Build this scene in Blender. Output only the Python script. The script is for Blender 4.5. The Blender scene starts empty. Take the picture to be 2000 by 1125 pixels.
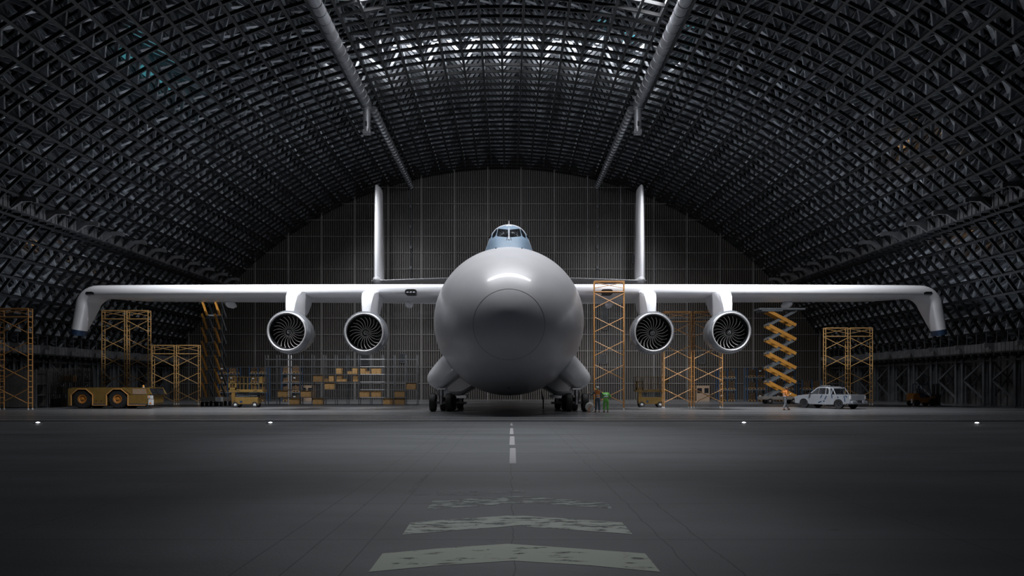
import bpy, math, random
from mathutils import Vector, Matrix
from mathutils.bvhtree import BVHTree
random.seed(7)
PI = math.pi
S = bpy.context.scene
COL = S.collection
R = math.radians

# ------------------------------------------------------------------ camera
F = 1400.0          # focal length in pixels of the 2000 px wide frame
CX, CY, CZ = 994.0, 752.0, 1.9
cam = bpy.data.cameras.new('camera')
cam.sensor_width = 36.0
cam.lens = F / 2000 * 36.0
cam.shift_x = (1000 - CX) / 2000
cam.shift_y = (CY - 562.5) / 2000
cam.clip_end = 500
camo = bpy.data.objects.new('camera', cam)
COL.objects.link(camo)
camo.location = (0, 0, CZ)
camo.rotation_euler = (R(90), 0, 0)
S.camera = camo
S.view_settings.view_transform = 'Standard'
S.view_settings.look = 'None'
S.view_settings.exposure = 0.0
S.view_settings.gamma = 1.0
S.view_settings.use_curve_mapping = False

# ------------------------------------------------------------------ world: dim overcast dusk outside the hangar
w = bpy.data.worlds.new('world')
S.world = w
w.use_nodes = True
bg = w.node_tree.nodes['Background']
bg.inputs[0].default_value = (0.55, 0.66, 0.85, 1)
bg.inputs[1].default_value = 0.024

# ------------------------------------------------------------------ lights
def aim(o, target):
    d = Vector(target) - o.location
    o.rotation_euler = d.to_track_quat('-Z', 'Y').to_euler()
def area(name, loc, target, sx, sy, power, col=(1, 1, 1)):
    l = bpy.data.lights.new(name, 'AREA')
    l.shape = 'RECTANGLE'; l.size = sx; l.size_y = sy
    l.energy = power; l.color = col
    o = bpy.data.objects.new(name, l); COL.objects.link(o)
    o.location = loc; aim(o, target)
    return o
def spot(name, loc, target, power, ang, blend=1.0, rad=0.5, col=(1, 1, 1)):
    l = bpy.data.lights.new(name, 'SPOT')
    l.energy = power; l.spot_size = R(ang); l.spot_blend = blend
    l.shadow_soft_size = rad; l.color = col
    o = bpy.data.objects.new(name, l); COL.objects.link(o)
    o.location = loc; aim(o, target)
    return o
def lim(o, deg): o.data.spread = R(deg); return o
area('nose_lamps', (0, 51.2, 29.6), (0, 55.5, 8), 22, 2.0, 6200, (0.96, 0.97, 1.0))
for sx in (-1, 1):
    lim(area('wing_fill', (sx*18, 47, 24.2), (sx*18.6, 57, 9.5), 10, 1.4, 2600, (0.95, 0.97, 1.0)), 84)  # unseen fill added to brighten the wing leading edges, facing away from camera
    spot('fin_fill', (sx*14, 41, 24.5), (sx*14.6, 84, 17.5), 9000, 20, 1.0, 0.4, (0.95, 0.97, 1.0))  # narrow fill spots added for the tail fins, no real fitting
    lim(area('fin_top_fill', (sx*15.4, 77.5, 26.9), (sx*15.7, 84.5, 17.0), 2.0, 0.8, 420, (0.95, 0.97, 1.0)), 75)  # unseen close fill added above the fins
    spot('engine_fill', (sx*17, 14, 2.2), (sx*13.6, 53, 6.0), 4200, 15, 0.7, 0.4, (0.95, 0.97, 1.0))  # off-frame fill added to reach the engine intakes and fan blades
    area('underwing_fill', (sx*14, 63.0, 8.5), (sx*14, 70, 0.5), 15, 0.6, 430, (0.93, 0.96, 1.0))  # hidden fill added under the wing for racks and floor behind
    area('flank_fill', (sx*25, 60, 10.9), (sx*29, 60, 30), 4, 30, 650, (0.8, 0.88, 1.0))  # hidden upward fill added above the wings for the roof sides
spot('apron_lamp', (0, 30, 26), (0, 26, 0), 15000, 50, 1.0, 1.5, (0.9, 0.95, 1.0))
spot('gear_fill', (-3.0, -2, 1.2), (-5.0, 51, 1.0), 2400, 6.5, 0.8, 0.15)  # added off-frame fill for the left landing gear
spot('gear_fill', (3.5, -2, 1.2), (6.2, 51, 1.0), 4200, 6.5, 0.8, 0.15)  # same added fill for the right gear and the workers
spot('pickup_fill', (9, -2, 1.6), (23.5, 56, 1.0), 3000, 8, 0.8, 0.15)  # off-frame fill added to lift the pickup and walking worker
spot('foreground_fill', (0, 11, 13), (0, 10.5, 0), 1650, 50, 1.0, 1.0, (0.9, 0.95, 1.0))  # fill added out of view to brighten the near apron
area('roof_fill', (0, 66, 12.9), (0, 66, 40), 12, 26, 750, (0.85, 0.92, 1.0))  # unseen upward fill added above the fuselage for the vault
area('wall_fill', (12, 86, 6.0), (13, 96, 3.5), 42, 1.0, 480, (1.0, 0.90, 0.80))  # unseen fill added behind the aircraft to brighten the lower end wall
area('crown_fill', (-0.6, 62.5, 31.6), (-0.6, 69, 33.4), 34, 0.8, 1500, (0.95, 0.97, 1.0))  # fill hidden in the lattice, added for glints on the diagonals

# ------------------------------------------------------------------ materials
def mat(name, col, rough=0.5, metal=0.0, var=0.0, vscale=3.0, stretch=(1, 1, 1), bump=0.0, coat=0.0,
        emit=None, alpha=None, spec=0.5):
    m = bpy.data.materials.new(name)
    m.use_nodes = True
    nt = m.node_tree; b = nt.nodes['Principled BSDF']
    b.inputs['Base Color'].default_value = (*col, 1)
    b.inputs['Roughness'].default_value = rough
    b.inputs['Metallic'].default_value = metal
    b.inputs['Coat Weight'].default_value = coat
    b.inputs['Coat Roughness'].default_value = 0.06
    b.inputs['Specular IOR Level'].default_value = spec
    tc = nt.nodes.new('ShaderNodeTexCoord')
    mp = nt.nodes.new('ShaderNodeMapping'); mp.inputs['Scale'].default_value = stretch
    nt.links.new(tc.outputs['Object'], mp.inputs['Vector'])
    n = nt.nodes.new('ShaderNodeTexNoise'); n.inputs['Scale'].default_value = vscale
    n.inputs['Detail'].default_value = 5
    nt.links.new(mp.outputs[0], n.inputs['Vector'])
    if var:
        mx = nt.nodes.new('ShaderNodeMix'); mx.data_type = 'RGBA'
        mx.inputs['A'].default_value = (*[c * (1 - var) for c in col], 1)
        mx.inputs['B'].default_value = (*[min(1, c * (1 + var)) for c in col], 1)
        rp = nt.nodes.new('ShaderNodeMapRange')
        rp.inputs[1].default_value = 0.3; rp.inputs[2].default_value = 0.7
        nt.links.new(n.outputs['Fac'], rp.inputs[0])
        nt.links.new(rp.outputs[0], mx.inputs['Factor'])
        nt.links.new(mx.outputs['Result'], b.inputs['Base Color'])
    if bump:
        bp = nt.nodes.new('ShaderNodeBump'); bp.inputs['Strength'].default_value = bump
        bp.inputs['Distance'].default_value = 0.05
        nt.links.new(n.outputs['Fac'], bp.inputs['Height'])
        nt.links.new(bp.outputs[0], b.inputs['Normal'])
    if emit:
        b.inputs['Emission Color'].default_value = (*emit[0], 1)
        b.inputs['Emission Strength'].default_value = emit[1]
    m['noise'] = n.name
    return m

M = {}
M['paint'] = mat('aircraft_white_paint', (0.70, 0.70, 0.73), 0.36, 0, 0.03, 0.8, coat=0.15)
M['blue'] = mat('cockpit_blue_grey_paint', (0.20, 0.28, 0.37), 0.45, 0, 0.05, 2.0)
M['nacelle'] = mat('nacelle_grey_paint', (0.20, 0.21, 0.23), 0.25, 0.35, 0.04, 1.0, coat=0.4)
M['lip'] = mat('intake_lip_pale_sheen', (0.62, 0.61, 0.62), 0.38, 0.35, 0.04, 2.0)  # pale low-metal colour stands in for reflections around the lip
M['blade'] = mat('fan_blade_lit_edge', (0.62, 0.60, 0.58), 0.5, 0.1, 0.05, 3.0)  # light on the leading edges put into this paler colour
M['blade_body'] = mat('fan_blade_body', (0.022, 0.023, 0.026), 0.5, 0.3, 0.1)  # blade sides darkened in colour so only the edges look lit
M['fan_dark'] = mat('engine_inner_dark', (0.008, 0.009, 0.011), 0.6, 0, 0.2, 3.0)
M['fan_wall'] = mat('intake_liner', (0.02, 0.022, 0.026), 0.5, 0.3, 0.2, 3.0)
M['spinwhite'] = mat('spinner_mark', (0.75, 0.75, 0.76), 0.5, 0, 0.05)
M['glass'] = mat('cockpit_glass', (0.008, 0.009, 0.011), 0.06, 0, 0.1, coat=0.6)
M['black'] = mat('black_trim', (0.012, 0.012, 0.013), 0.4, 0, 0.2)
M['lens'] = mat('lamp_glass', (0.25, 0.26, 0.28), 0.1, 0.6, 0.2, 6.0)
M['tipblue'] = mat('dark_blue_tip_paint', (0.015, 0.035, 0.075), 0.4, 0, 0.25, 6.0)
M['rubber'] = mat('tyre_rubber', (0.012, 0.012, 0.013), 0.65, 0, 0.2, 5.0)
M['steel'] = mat('gear_steel', (0.28, 0.28, 0.30), 0.35, 0.7, 0.1, 4.0)
M['tan'] = mat('scaffold_orange_paint', (0.60, 0.30, 0.10), 0.45, 0, 0.18, 1.5)
M['tan2'] = mat('scaffold_ochre_paint', (0.46, 0.27, 0.10), 0.45, 0, 0.18, 1.5)
M['yellow'] = mat('ochre_vehicle_paint', (0.17, 0.102, 0.024), 0.5, 0, 0.15, 2.5)
M['yellow_dark'] = mat('ochre_panel_paint', (0.15, 0.085, 0.018), 0.55, 0, 0.2, 2.5)
M['orange_arm'] = mat('scissor_arm_orange', (0.38, 0.17, 0.025), 0.5, 0, 0.15, 2.0)
M['grey_arm'] = mat('scissor_arm_grey', (0.10, 0.11, 0.12), 0.5, 0.2, 0.15, 2.0)
M['deck'] = mat('platform_deck', (0.16, 0.145, 0.13), 0.6, 0, 0.2, 2.0)
M['white'] = mat('white_enamel', (0.55, 0.56, 0.57), 0.35, 0, 0.08, 2.0)
M['truck'] = mat('pickup_grey_paint', (0.27, 0.285, 0.31), 0.3, 0.2, 0.04, 1.0, coat=0.5)
M['truckdark'] = mat('pickup_dark_trim', (0.02, 0.022, 0.026), 0.5, 0, 0.15)
M['carglass'] = mat('vehicle_glass', (0.015, 0.017, 0.02), 0.07, 0, 0.1, coat=0.5)
M['liftorange'] = mat('forklift_orange_paint', (0.34, 0.13, 0.02), 0.5, 0, 0.15, 3.0)
M['navy'] = mat('navy_painted_steel', (0.022, 0.05, 0.10), 0.5, 0.1, 0.15, 3.0)
M['crate'] = mat('plywood_crate', (0.56, 0.33, 0.13), 0.7, 0, 0.22, 2.5, (1, 1, 5))
M['crate2'] = mat('darker_plywood_crate', (0.30, 0.175, 0.07), 0.7, 0, 0.22, 2.5, (1, 1, 5))
M['wrap'] = mat('shrink_wrapped_goods', (0.055, 0.036, 0.022), 0.35, 0, 0.6, 3.0, (1, 1, 3), bump=0.6)
M['wrap2'] = mat('cardboard_goods', (0.11, 0.062, 0.028), 0.6, 0, 0.5, 3.0, (1, 1, 3))
M['rack'] = mat('galvanised_rack', (0.15, 0.155, 0.165), 0.4, 0.4, 0.12, 2.0)
M['rackbright'] = mat('bright_zinc_rail', (0.70, 0.70, 0.72), 0.35, 0.3, 0.08, 2.0)
M['booth'] = mat('booth_beige_panel', (0.27, 0.19, 0.13), 0.6, 0, 0.12, 2.0)
M['chord'] = mat('truss_chord_silhouette', (0.009, 0.0095, 0.011), 0.6, 0.0, 0.5, 0.6, spec=0.25)  # near-black colour paints the chords as silhouettes against the lit roof
M['purlin'] = mat('purlin_silhouette', (0.010, 0.0105, 0.012), 0.6, 0.0, 0.35, 0.6, spec=0.25)  # silhouette shade put into the colour, as for the chords
M['web'] = mat('truss_web_grey', (0.38, 0.40, 0.43), 0.38, 0.3, 0.75, 0.5)  # paler lacing, its lit contrast with the chords put into the colour
M['duct'] = mat('galvanised_duct', (0.18, 0.185, 0.20), 0.35, 0.5, 0.25, 1.2)
M['ductdark'] = mat('dull_ribbed_duct', (0.13, 0.135, 0.145), 0.3, 0.5, 0.3, 1.2)
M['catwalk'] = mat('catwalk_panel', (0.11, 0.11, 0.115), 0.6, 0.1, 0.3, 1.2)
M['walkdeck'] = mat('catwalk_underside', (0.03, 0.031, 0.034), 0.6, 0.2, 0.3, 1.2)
M['column'] = mat('column_steel', (0.10, 0.105, 0.115), 0.45, 0.3, 0.3, 1.0)
M['slat'] = mat('cage_slats', (0.14, 0.13, 0.12), 0.6, 0.1, 0.3, 3.0, (1, 1, 3))
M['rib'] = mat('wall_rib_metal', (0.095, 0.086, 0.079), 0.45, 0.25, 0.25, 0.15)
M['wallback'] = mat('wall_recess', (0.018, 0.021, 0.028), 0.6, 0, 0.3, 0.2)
M['rail'] = mat('wall_rail', (0.17, 0.165, 0.165), 0.5, 0.2, 0.2, 0.3)
M['louvre'] = mat('louvre_dark', (0.012, 0.014, 0.018), 0.5, 0, 0.2)
M['louvreframe'] = mat('louvre_frame', (0.07, 0.075, 0.085), 0.5, 0, 0.2)
M['glow'] = mat('floor_lamp_lens', (0.9, 0.92, 1), 0.3, emit=((0.85, 0.92, 1.0), 3.0))
M['beacon'] = mat('amber_beacon', (0.7, 0.28, 0.03), 0.25, 0)
M['skin'] = mat('skin', (0.45, 0.24, 0.16), 0.55, 0, 0.05, 8.0)
M['hivis'] = mat('orange_vest_cloth', (0.78, 0.27, 0.06), 0.75, 0, 0.15, 8.0)
M['green'] = mat('green_workwear_cloth', (0.16, 0.52, 0.09), 0.75, 0, 0.22, 7.0)
M['tape'] = mat('reflective_tape', (0.42, 0.50, 0.60), 0.3, 0.1, 0.05)
M['greycloth'] = mat('grey_work_cloth', (0.15, 0.16, 0.18), 0.8, 0, 0.3, 9.0)
M['bluecloth'] = mat('slate_trouser_cloth', (0.09, 0.12, 0.16), 0.8, 0, 0.35, 9.0)
M['boot'] = mat('black_boots', (0.015, 0.015, 0.017), 0.5, 0, 0.2)
M['helmet'] = mat('grey_helmet', (0.45, 0.45, 0.46), 0.35, 0, 0.1)
M['hair'] = mat('brown_hair', (0.10, 0.055, 0.03), 0.7, 0, 0.3, 20.0)
M['muff'] = mat('green_ear_defender', (0.18, 0.75, 0.12), 0.5, 0, 0.05)
M['cable'] = mat('rusty_cable', (0.06, 0.025, 0.012), 0.7, 0, 0.3, 4)
M['hose'] = mat('black_hose', (0.012, 0.013, 0.015), 0.6)
M['chock'] = mat('white_orange_chock', (0.80, 0.78, 0.76), 0.5, 0, 0.05)
M['orange'] = mat('bright_orange', (0.75, 0.25, 0.04), 0.5, 0, 0.08)
M['red'] = mat('tail_lamp_red', (0.35, 0.03, 0.02), 0.3)

def N(nt, t, **kw):
    n = nt.nodes.new(t)
    for k, v in kw.items(): setattr(n, k, v)
    return n
def math_node(nt, op, a, b=None):
    n = N(nt, 'ShaderNodeMath', operation=op)
    for i, v in enumerate((a, b)):
        if v is None: continue
        if isinstance(v, (int, float)): n.inputs[i].default_value = v
        else: nt.links.new(v, n.inputs[i])
    return n.outputs[0]

def hangar_floor_mat():
    m = mat('polished_hangar_concrete', (0.16, 0.163, 0.172), 0.3, 0, 0.35, 0.5, (0.08, 1.6, 1))
    nt = m.node_tree; b = nt.nodes['Principled BSDF']
    tc = N(nt, 'ShaderNodeTexCoord'); mp = N(nt, 'ShaderNodeMapping')
    mp.inputs['Scale'].default_value = (0.05, 1.3, 1)
    nt.links.new(tc.outputs['Object'], mp.inputs[0])
    n = N(nt, 'ShaderNodeTexNoise'); n.inputs['Scale'].default_value = 0.9; n.inputs['Detail'].default_value = 6
    nt.links.new(mp.outputs[0], n.inputs['Vector'])
    r = N(nt, 'ShaderNodeMapRange')
    r.inputs[1].default_value = .3; r.inputs[2].default_value = .7
    r.inputs[3].default_value = .16; r.inputs[4].default_value = .42
    nt.links.new(n.outputs['Fac'], r.inputs[0]); nt.links.new(r.outputs[0], b.inputs['Roughness'])
    return m
M['hfloor'] = hangar_floor_mat()

def apron_mat():
    m = mat('apron_concrete', (0.080, 0.085, 0.091), 0.62, 0, 0.28, 0.6, (0.35, 1, 1))
    nt = m.node_tree; b = nt.nodes['Principled BSDF']
    old = b.inputs['Base Color'].links[0].from_socket
    tc = N(nt, 'ShaderNodeTexCoord'); sep = N(nt, 'ShaderNodeSeparateXYZ')
    nt.links.new(tc.outputs['Object'], sep.inputs[0])
    def noise(scale, detail=4, vec=None):
        n = N(nt, 'ShaderNodeTexNoise'); n.inputs['Scale'].default_value = scale
        n.inputs['Detail'].default_value = detail
        nt.links.new(vec or tc.outputs['Object'], n.inputs['Vector'])
        return n.outputs['Fac']
    nz = math_node(nt, 'MULTIPLY', math_node(nt, 'SUBTRACT', noise(1.1, 6), 0.5), 0.16)
    nz2 = math_node(nt, 'MULTIPLY', math_node(nt, 'SUBTRACT', noise(1.5, 3), 0.5), 0.02)
    X = math_node(nt, 'ADD', sep.outputs[0], nz)
    Xs = math_node(nt, 'ADD', sep.outputs[0], nz2)
    Y = math_node(nt, 'ADD', sep.outputs[1], nz2)
    acc = None
    def line(v, at, wd):
        return math_node(nt, 'LESS_THAN', math_node(nt, 'ABSOLUTE', math_node(nt, 'SUBTRACT', v, at)), wd)
    for at in (0.05, 1.90, 2.38):
        l = line(X, at, 0.008); acc = l if acc is None else math_node(nt, 'MAXIMUM', acc, l)
    for at in (-2.82, -2.31, -1.71, -6.5, -10.5, -15, 5.6, 9.5, 14.0):
        acc = math_node(nt, 'MAXIMUM', acc, line(Xs, at, 0.008))
    for at in (8.9, 11.6, 15.93, 20.2, 27.8):
        acc = math_node(nt, 'MAXIMUM', acc, line(Y, at, 0.10 if at > 25 else 0.05 if at > 12 else 0.012))
    # tyre rubber flecks: short dark dashes along X
    mp = N(nt, 'ShaderNodeMapping'); mp.inputs['Scale'].default_value = (2.0, 9.0, 1)
    nt.links.new(tc.outputs['Object'], mp.inputs[0])
    fl = math_node(nt, 'GREATER_THAN', noise(1.0, 2, mp.outputs[0]), 0.745)
    acc = math_node(nt, 'MAXIMUM', acc, fl)
    mx = N(nt, 'ShaderNodeMix', data_type='RGBA')
    nt.links.new(math_node(nt, 'MULTIPLY', acc, 0.8), mx.inputs['Factor'])
    nt.links.new(old, mx.inputs['A']); mx.inputs['B'].default_value = (0.008, 0.008, 0.009, 1)
    nt.links.new(mx.outputs['Result'], b.inputs['Base Color'])
    bp = N(nt, 'ShaderNodeBump'); bp.inputs['Strength'].default_value = 0.25; bp.inputs['Distance'].default_value = 0.01
    nt.links.new(noise(30, 6), bp.inputs['Height']); nt.links.new(bp.outputs[0], b.inputs['Normal'])
    return m
M['apron'] = apron_mat()

def worn_paint(name, col, thresh):
    m = bpy.data.materials.new(name); m.use_nodes = True
    nt = m.node_tree; b = nt.nodes['Principled BSDF']; out = nt.nodes['Material Output']
    b.inputs['Base Color'].default_value = (*col, 1); b.inputs['Roughness'].default_value = 0.7
    tc = N(nt, 'ShaderNodeTexCoord'); mp = N(nt, 'ShaderNodeMapping')
    mp.inputs['Scale'].default_value = (1.6, 5.0, 1)
    nt.links.new(tc.outputs['Object'], mp.inputs[0])
    n = N(nt, 'ShaderNodeTexNoise'); n.inputs['Scale'].default_value = 1.6; n.inputs['Detail'].default_value = 8
    n.inputs['Roughness'].default_value = 0.75
    nt.links.new(mp.outputs[0], n.inputs['Vector'])
    g = math_node(nt, 'GREATER_THAN', n.outputs['Fac'], thresh)
    tr = N(nt, 'ShaderNodeBsdfTransparent'); mx = N(nt, 'ShaderNodeMixShader')
    nt.links.new(g, mx.inputs[0]); nt.links.new(b.outputs[0], mx.inputs[1]); nt.links.new(tr.outputs[0], mx.inputs[2])
    nt.links.new(mx.outputs[0], out.inputs[0])
    return m
M['mark1'] = worn_paint('faded_green_white_marking', (0.40, 0.42, 0.35), 0.59)
M['mark2'] = worn_paint('chipped_marking', (0.40, 0.42, 0.37), 0.53)
M['mark3'] = worn_paint('mostly_worn_marking', (0.34, 0.36, 0.34), 0.49)
M['mark4'] = worn_paint('nearly_gone_marking', (0.26, 0.27, 0.26), 0.45)
M['dash'] = worn_paint('pale_centre_line_paint', (0.42, 0.40, 0.41), 0.68)

def skin_mat():
    m = mat('roof_skin_panels', (0.13, 0.136, 0.148), 0.55, 0.1, 0.6, 0.35)
    return m
M['roofskin'] = skin_mat()

# ------------------------------------------------------------------ geometry helpers
def P(px, py, Y):
    return Vector(((px - CX) * Y / F, Y, CZ + (CY - py) * Y / F))
def GY(py):             # distance of the ground seen at image row py
    return CZ * F / (py - CY)

class MB:
    def __init__(s): s.v = []; s.f = []; s.mi = []; s.m = 0
    def add(s, vs, fs):
        o = len(s.v); s.v += [Vector(v) for v in vs]
        for f in fs: s.f.append([i + o for i in f]); s.mi.append(s.m)
        return s
    def box(s, x0, x1, y0, y1, z0, z1):
        return s.add([(x0,y0,z0),(x1,y0,z0),(x1,y1,z0),(x0,y1,z0),(x0,y0,z1),(x1,y0,z1),(x1,y1,z1),(x0,y1,z1)],
                     [(0,3,2,1),(4,5,6,7),(0,1,5,4),(1,2,6,5),(2,3,7,6),(3,0,4,7)])
    def cbox(s, c, sx, sy, sz):
        return s.box(c[0]-sx/2, c[0]+sx/2, c[1]-sy/2, c[1]+sy/2, c[2]-sz/2, c[2]+sz/2)
    def bar(s, a, b, w, h, up=(0, 0, 1)):
        a = Vector(a); b = Vector(b); d = (b - a)
        if d.length < 1e-6: return s
        d.normalize(); up = Vector(up)
        if abs(d.dot(up)) > 0.97: up = Vector((0, 1, 0)) if abs(d.y) < 0.9 else Vector((1, 0, 0))
        sd = d.cross(up).normalized(); u = sd.cross(d).normalized()
        sd *= w / 2; u *= h / 2
        return s.add([a-sd-u, a+sd-u, a+sd+u, a-sd+u, b-sd-u, b+sd-u, b+sd+u, b-sd+u],
                     [(0,3,2,1),(4,5,6,7),(0,1,5,4),(1,2,6,5),(2,3,7,6),(3,0,4,7)])
    def loft(s, rings, cap=True, closed=True):
        n = len(rings[0]); vs = [p for r in rings for p in r]; fs = []
        for i in range(len(rings) - 1):
            for j in range(n if closed else n - 1):
                k = (j + 1) % n
                fs.append((i*n+j, i*n+k, (i+1)*n+k, (i+1)*n+j))
        if cap and closed:
            fs.append(tuple(range(n-1, -1, -1))); fs.append(tuple((len(rings)-1)*n + j for j in range(n)))
        return s.add(vs, fs)
    def tube(s, pts, r, n=10, cap=True):
        pts = [Vector(p) for p in pts]; rings = []
        rr = r if isinstance(r, (list, tuple)) else [r] * len(pts)
        for i, p in enumerate(pts):
            d = (pts[min(i+1, len(pts)-1)] - pts[max(i-1, 0)]).normalized()
            up = Vector((0, 0, 1)) if abs(d.z) < 0.9 else Vector((0, 1, 0))
            a = d.cross(up).normalized(); b = a.cross(d).normalized()
            rings.append([p + (a*math.cos(t) + b*math.sin(t)) * rr[i] for t in [2*PI*k/n for k in range(n)]])
        return s.loft(rings, cap)
    def lathe(s, c, axis, prof, n=32, cap=False):
        c = Vector(c); axis = Vector(axis).normalized()
        up = Vector((0, 0, 1)) if abs(axis.z) < 0.9 else Vector((1, 0, 0))
        a = axis.cross(up).normalized(); b = a.cross(axis).normalized()
        rings = [[c + axis*h + (a*math.cos(t) + b*math.sin(t))*r for t in [2*PI*k/n for k in range(n)]] for r, h in prof]
        return s.loft(rings, cap)
    def prism(s, poly, axis, a0, a1):
        # poly: 2D points; axis 'x' -> (y,z), 'y' -> (x,z), 'z' -> (x,y)
        def mk(p, a):
            return {'x': (a, p[0], p[1]), 'y': (p[0], a, p[1]), 'z': (p[0], p[1], a)}[axis]
        return s.loft([[mk(p, a0) for p in poly], [mk(p, a1) for p in poly]])
    def sphere(s, c, r, nu=16, nv=10, sc=(1, 1, 1)):
        c = Vector(c); rings = []
        for i in range(nv + 1):
            ph = PI * i / nv; rad = max(math.sin(ph), 1e-3)
            rings.append([c + Vector((r*sc[0]*rad*math.cos(2*PI*k/nu), r*sc[1]*rad*math.sin(2*PI*k/nu), r*sc[2]*math.cos(ph))) for k in range(nu)])
        return s.loft(rings)
    def build(s, name, m, parent=None, off=(0, 0, 0), smooth=False, bevel=0, ang=35):
        off = Vector(off)
        me = bpy.data.meshes.new(name)
        me.from_pydata([v - off for v in s.v], [], s.f)
        ms = m if isinstance(m, (list, tuple)) else [m]
        for q in ms: me.materials.append(q if not isinstance(q, str) else M[q])
        if len(ms) > 1: me.polygons.foreach_set('material_index', s.mi)
        import bmesh
        bm = bmesh.new(); bm.from_mesh(me)
        bmesh.ops.recalc_face_normals(bm, faces=bm.faces); bm.to_mesh(me); bm.free()
        if smooth:
            me.polygons.foreach_set('use_smooth', [True]*len(me.polygons))
            try: me.set_sharp_from_angle(angle=R(ang))
            except Exception: pass
        me.update()
        o = bpy.data.objects.new(name, me); COL.objects.link(o)
        if parent is not None: o.parent = parent
        else: o.location = off
        if bevel:
            b = o.modifiers.new('bevel', 'BEVEL'); b.width = bevel; b.segments = 2; b.limit_method = 'ANGLE'
        return o

def thing(name, label, cat, loc=(0, 0, 0), rz=0, group=None):
    o = bpy.data.objects.new(name, None); COL.objects.link(o)
    o.empty_display_size = 0.3
    o.location = loc; o.rotation_euler = (0, 0, rz)
    o['label'] = label; o['category'] = cat
    if group: o['group'] = group
    return o
def tag(o, label, cat, group=None):
    o['label'] = label; o['category'] = cat
    if group: o['group'] = group
    return o
def struct(o, label=None):
    o['kind'] = 'structure'
    if label: o['label'] = label
    return o
def lab(o, t): o['label'] = t; return o
def copy_tree(o, parent=None):
    c = o.copy(); COL.objects.link(c); c.parent = parent
    for ch in list(o.children): copy_tree(ch, c)
    return c

# ------------------------------------------------------------------ setting: ground
HX = -0.6                 # hangar axis
RC, ZC = 50.3, -19.8      # arch radius and centre height
Y0, Y1 = 39.0, 95.0       # hangar mouth and back wall
struct(MB().box(-52, 51, 38.0, 96.5, -0.3, 0.0).build('floor', 'hfloor'), 'polished grey concrete hangar floor')
ap = struct(MB().box(-90, 90, -12, 38.0, -0.3, -0.02).build('apron', 'apron'), 'dark weathered concrete apron in front of the hangar')
struct(MB().box(-52, 51, 37.9, 38.12, -0.28, 0.004).build('trim_1', 'black'), 'dark steel edge strip where hangar floor meets apron')
struct(MB().box(-52, 51, 43.3, 43.55, -0.05, 0.005).build('trim_2', 'rack'), 'pale door rail set in the hangar floor')
struct(MB().box(-52, 51, 40.8, 40.9, -0.05, 0.005).build('trim_3', 'black'), 'dark door rail slot in the hangar floor')
def ground_poly(pts, z=-0.017):
    return [((px - CX) * (CZ - z) / (py - CY), (CZ - z) * F / (py - CY)) for px, py in pts]
def marking(name, pts, m, label, t=0.003):
    o = MB().prism(ground_poly(pts), 'z', -0.0195, -0.0195 + t).build(name, m, ap)
    lab(o, label)
marking('painted_chevron', [(747,1081),(870,1070),(992,1062),(1125,1071),(1260,1081),(1290,1117),(1150,1104),(1002,1095),(860,1104),(720,1117)], 'mark1', 'nearest pale green chevron stripe')
marking('painted_chevron', [(802,1020),(1005,1006),(1215,1020),(1235,1043),(1005,1027),(786,1044)], 'mark2', 'chipped middle chevron stripe')
marking('painted_chevron', [(845,978),(1015,969),(1185,981),(1195,993),(1015,982),(832,996)], 'mark3', 'mostly worn away chevron stripe')
marking('painted_chevron', [(808,963),(1015,957),(1030,960),(1020,963),(938,967),(808,967)], 'mark4', 'faintest farthest chevron stripe')
for a in ((995,875,1008,905),(995,852,1005.5,869),(995.5,836,1003,848),(996.5,826.5,1001.5,831)):
    marking('painted_dash', [(a[0]+1,a[1]),(a[2]-1,a[1]),(a[2],a[3]),(a[0],a[3])], 'dash', 'pale centre line dash')
marking('painted_strip', [(833,926),(838,926),(802,966),(790,966)], 'mark4', 'short faded slanting paint strip')
# in-ground lamps
for px, py, lb in ((74,826,'small glowing white floor lamp at the far left edge of the apron'),
                   (528,826,'small glowing white floor lamp in the apron below the left outer engine'),
                   (1453,826,'small glowing white floor lamp in the apron below the right outer engine'),
                   (1908,826.5,'small glowing white floor lamp at the far right edge of the apron')):
    g = P(px, py, GY(py) - 0.4)
    t = thing('floor_lamp', lb, 'lamp', (g.x, GY(py) - 0.4, -0.02), 0, 'floor lamps along the apron edge')
    MB().lathe((0, 0, 0), (0, 0, 1), [(0.20, 0), (0.20, 0.03), (0.13, 0.05), (0.0, 0.05)], 20).build('housing', 'steel', t)
    MB().sphere((0, 0, 0.05), 0.09, 14, 8, (1.1, 1, 0.5)).build('lens', 'glow', t, smooth=True)
    l = bpy.data.lights.new('floor_lamp_light', 'POINT'); l.energy = 0.6; l.shadow_soft_size = 0.05
    lo = bpy.data.objects.new('floor_lamp_light', l); COL.objects.link(lo); lo.location = (g.x, GY(py) - 0.4, 0.15)

# ------------------------------------------------------------------ back wall
def arch_z(x, rad=RC): 
    d = rad*rad - (x - HX)**2
    return ZC + math.sqrt(max(d, 0))
wb = MB()
xs = [HX - 48.5 + i*97/80 for i in range(81)]
poly = [(xs[0], -0.05)] + [(x, max(arch_z(x, RC+3.4), 0.0)) for x in xs] + [(xs[-1], -0.05)]
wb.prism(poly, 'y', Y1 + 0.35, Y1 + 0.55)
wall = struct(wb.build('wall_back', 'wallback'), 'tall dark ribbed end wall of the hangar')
rb = MB(); x = HX - 48
while x < HX + 48:
    zt = arch_z(x, RC + 2.6)
    if zt > 0.3: rb.box(x - 0.07, x + 0.07, Y1 + 0.02, Y1 + 0.36, 0.0, zt)
    x += 0.295
struct(rb.build('rib', 'rib', wall)); bpy.data.objects['rib']['kind'] = 'structure'
zz = 2.1; 
while zz < 30:
    hw = math.sqrt(max((RC+2)**2 - (zz - ZC)**2, 0))
    MB().box(HX - hw, HX + hw, Y1 - 0.08, Y1 + 0.03, zz - 0.045, zz + 0.045).build('rail', 'rail', wall)
    zz += 2.165
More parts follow.
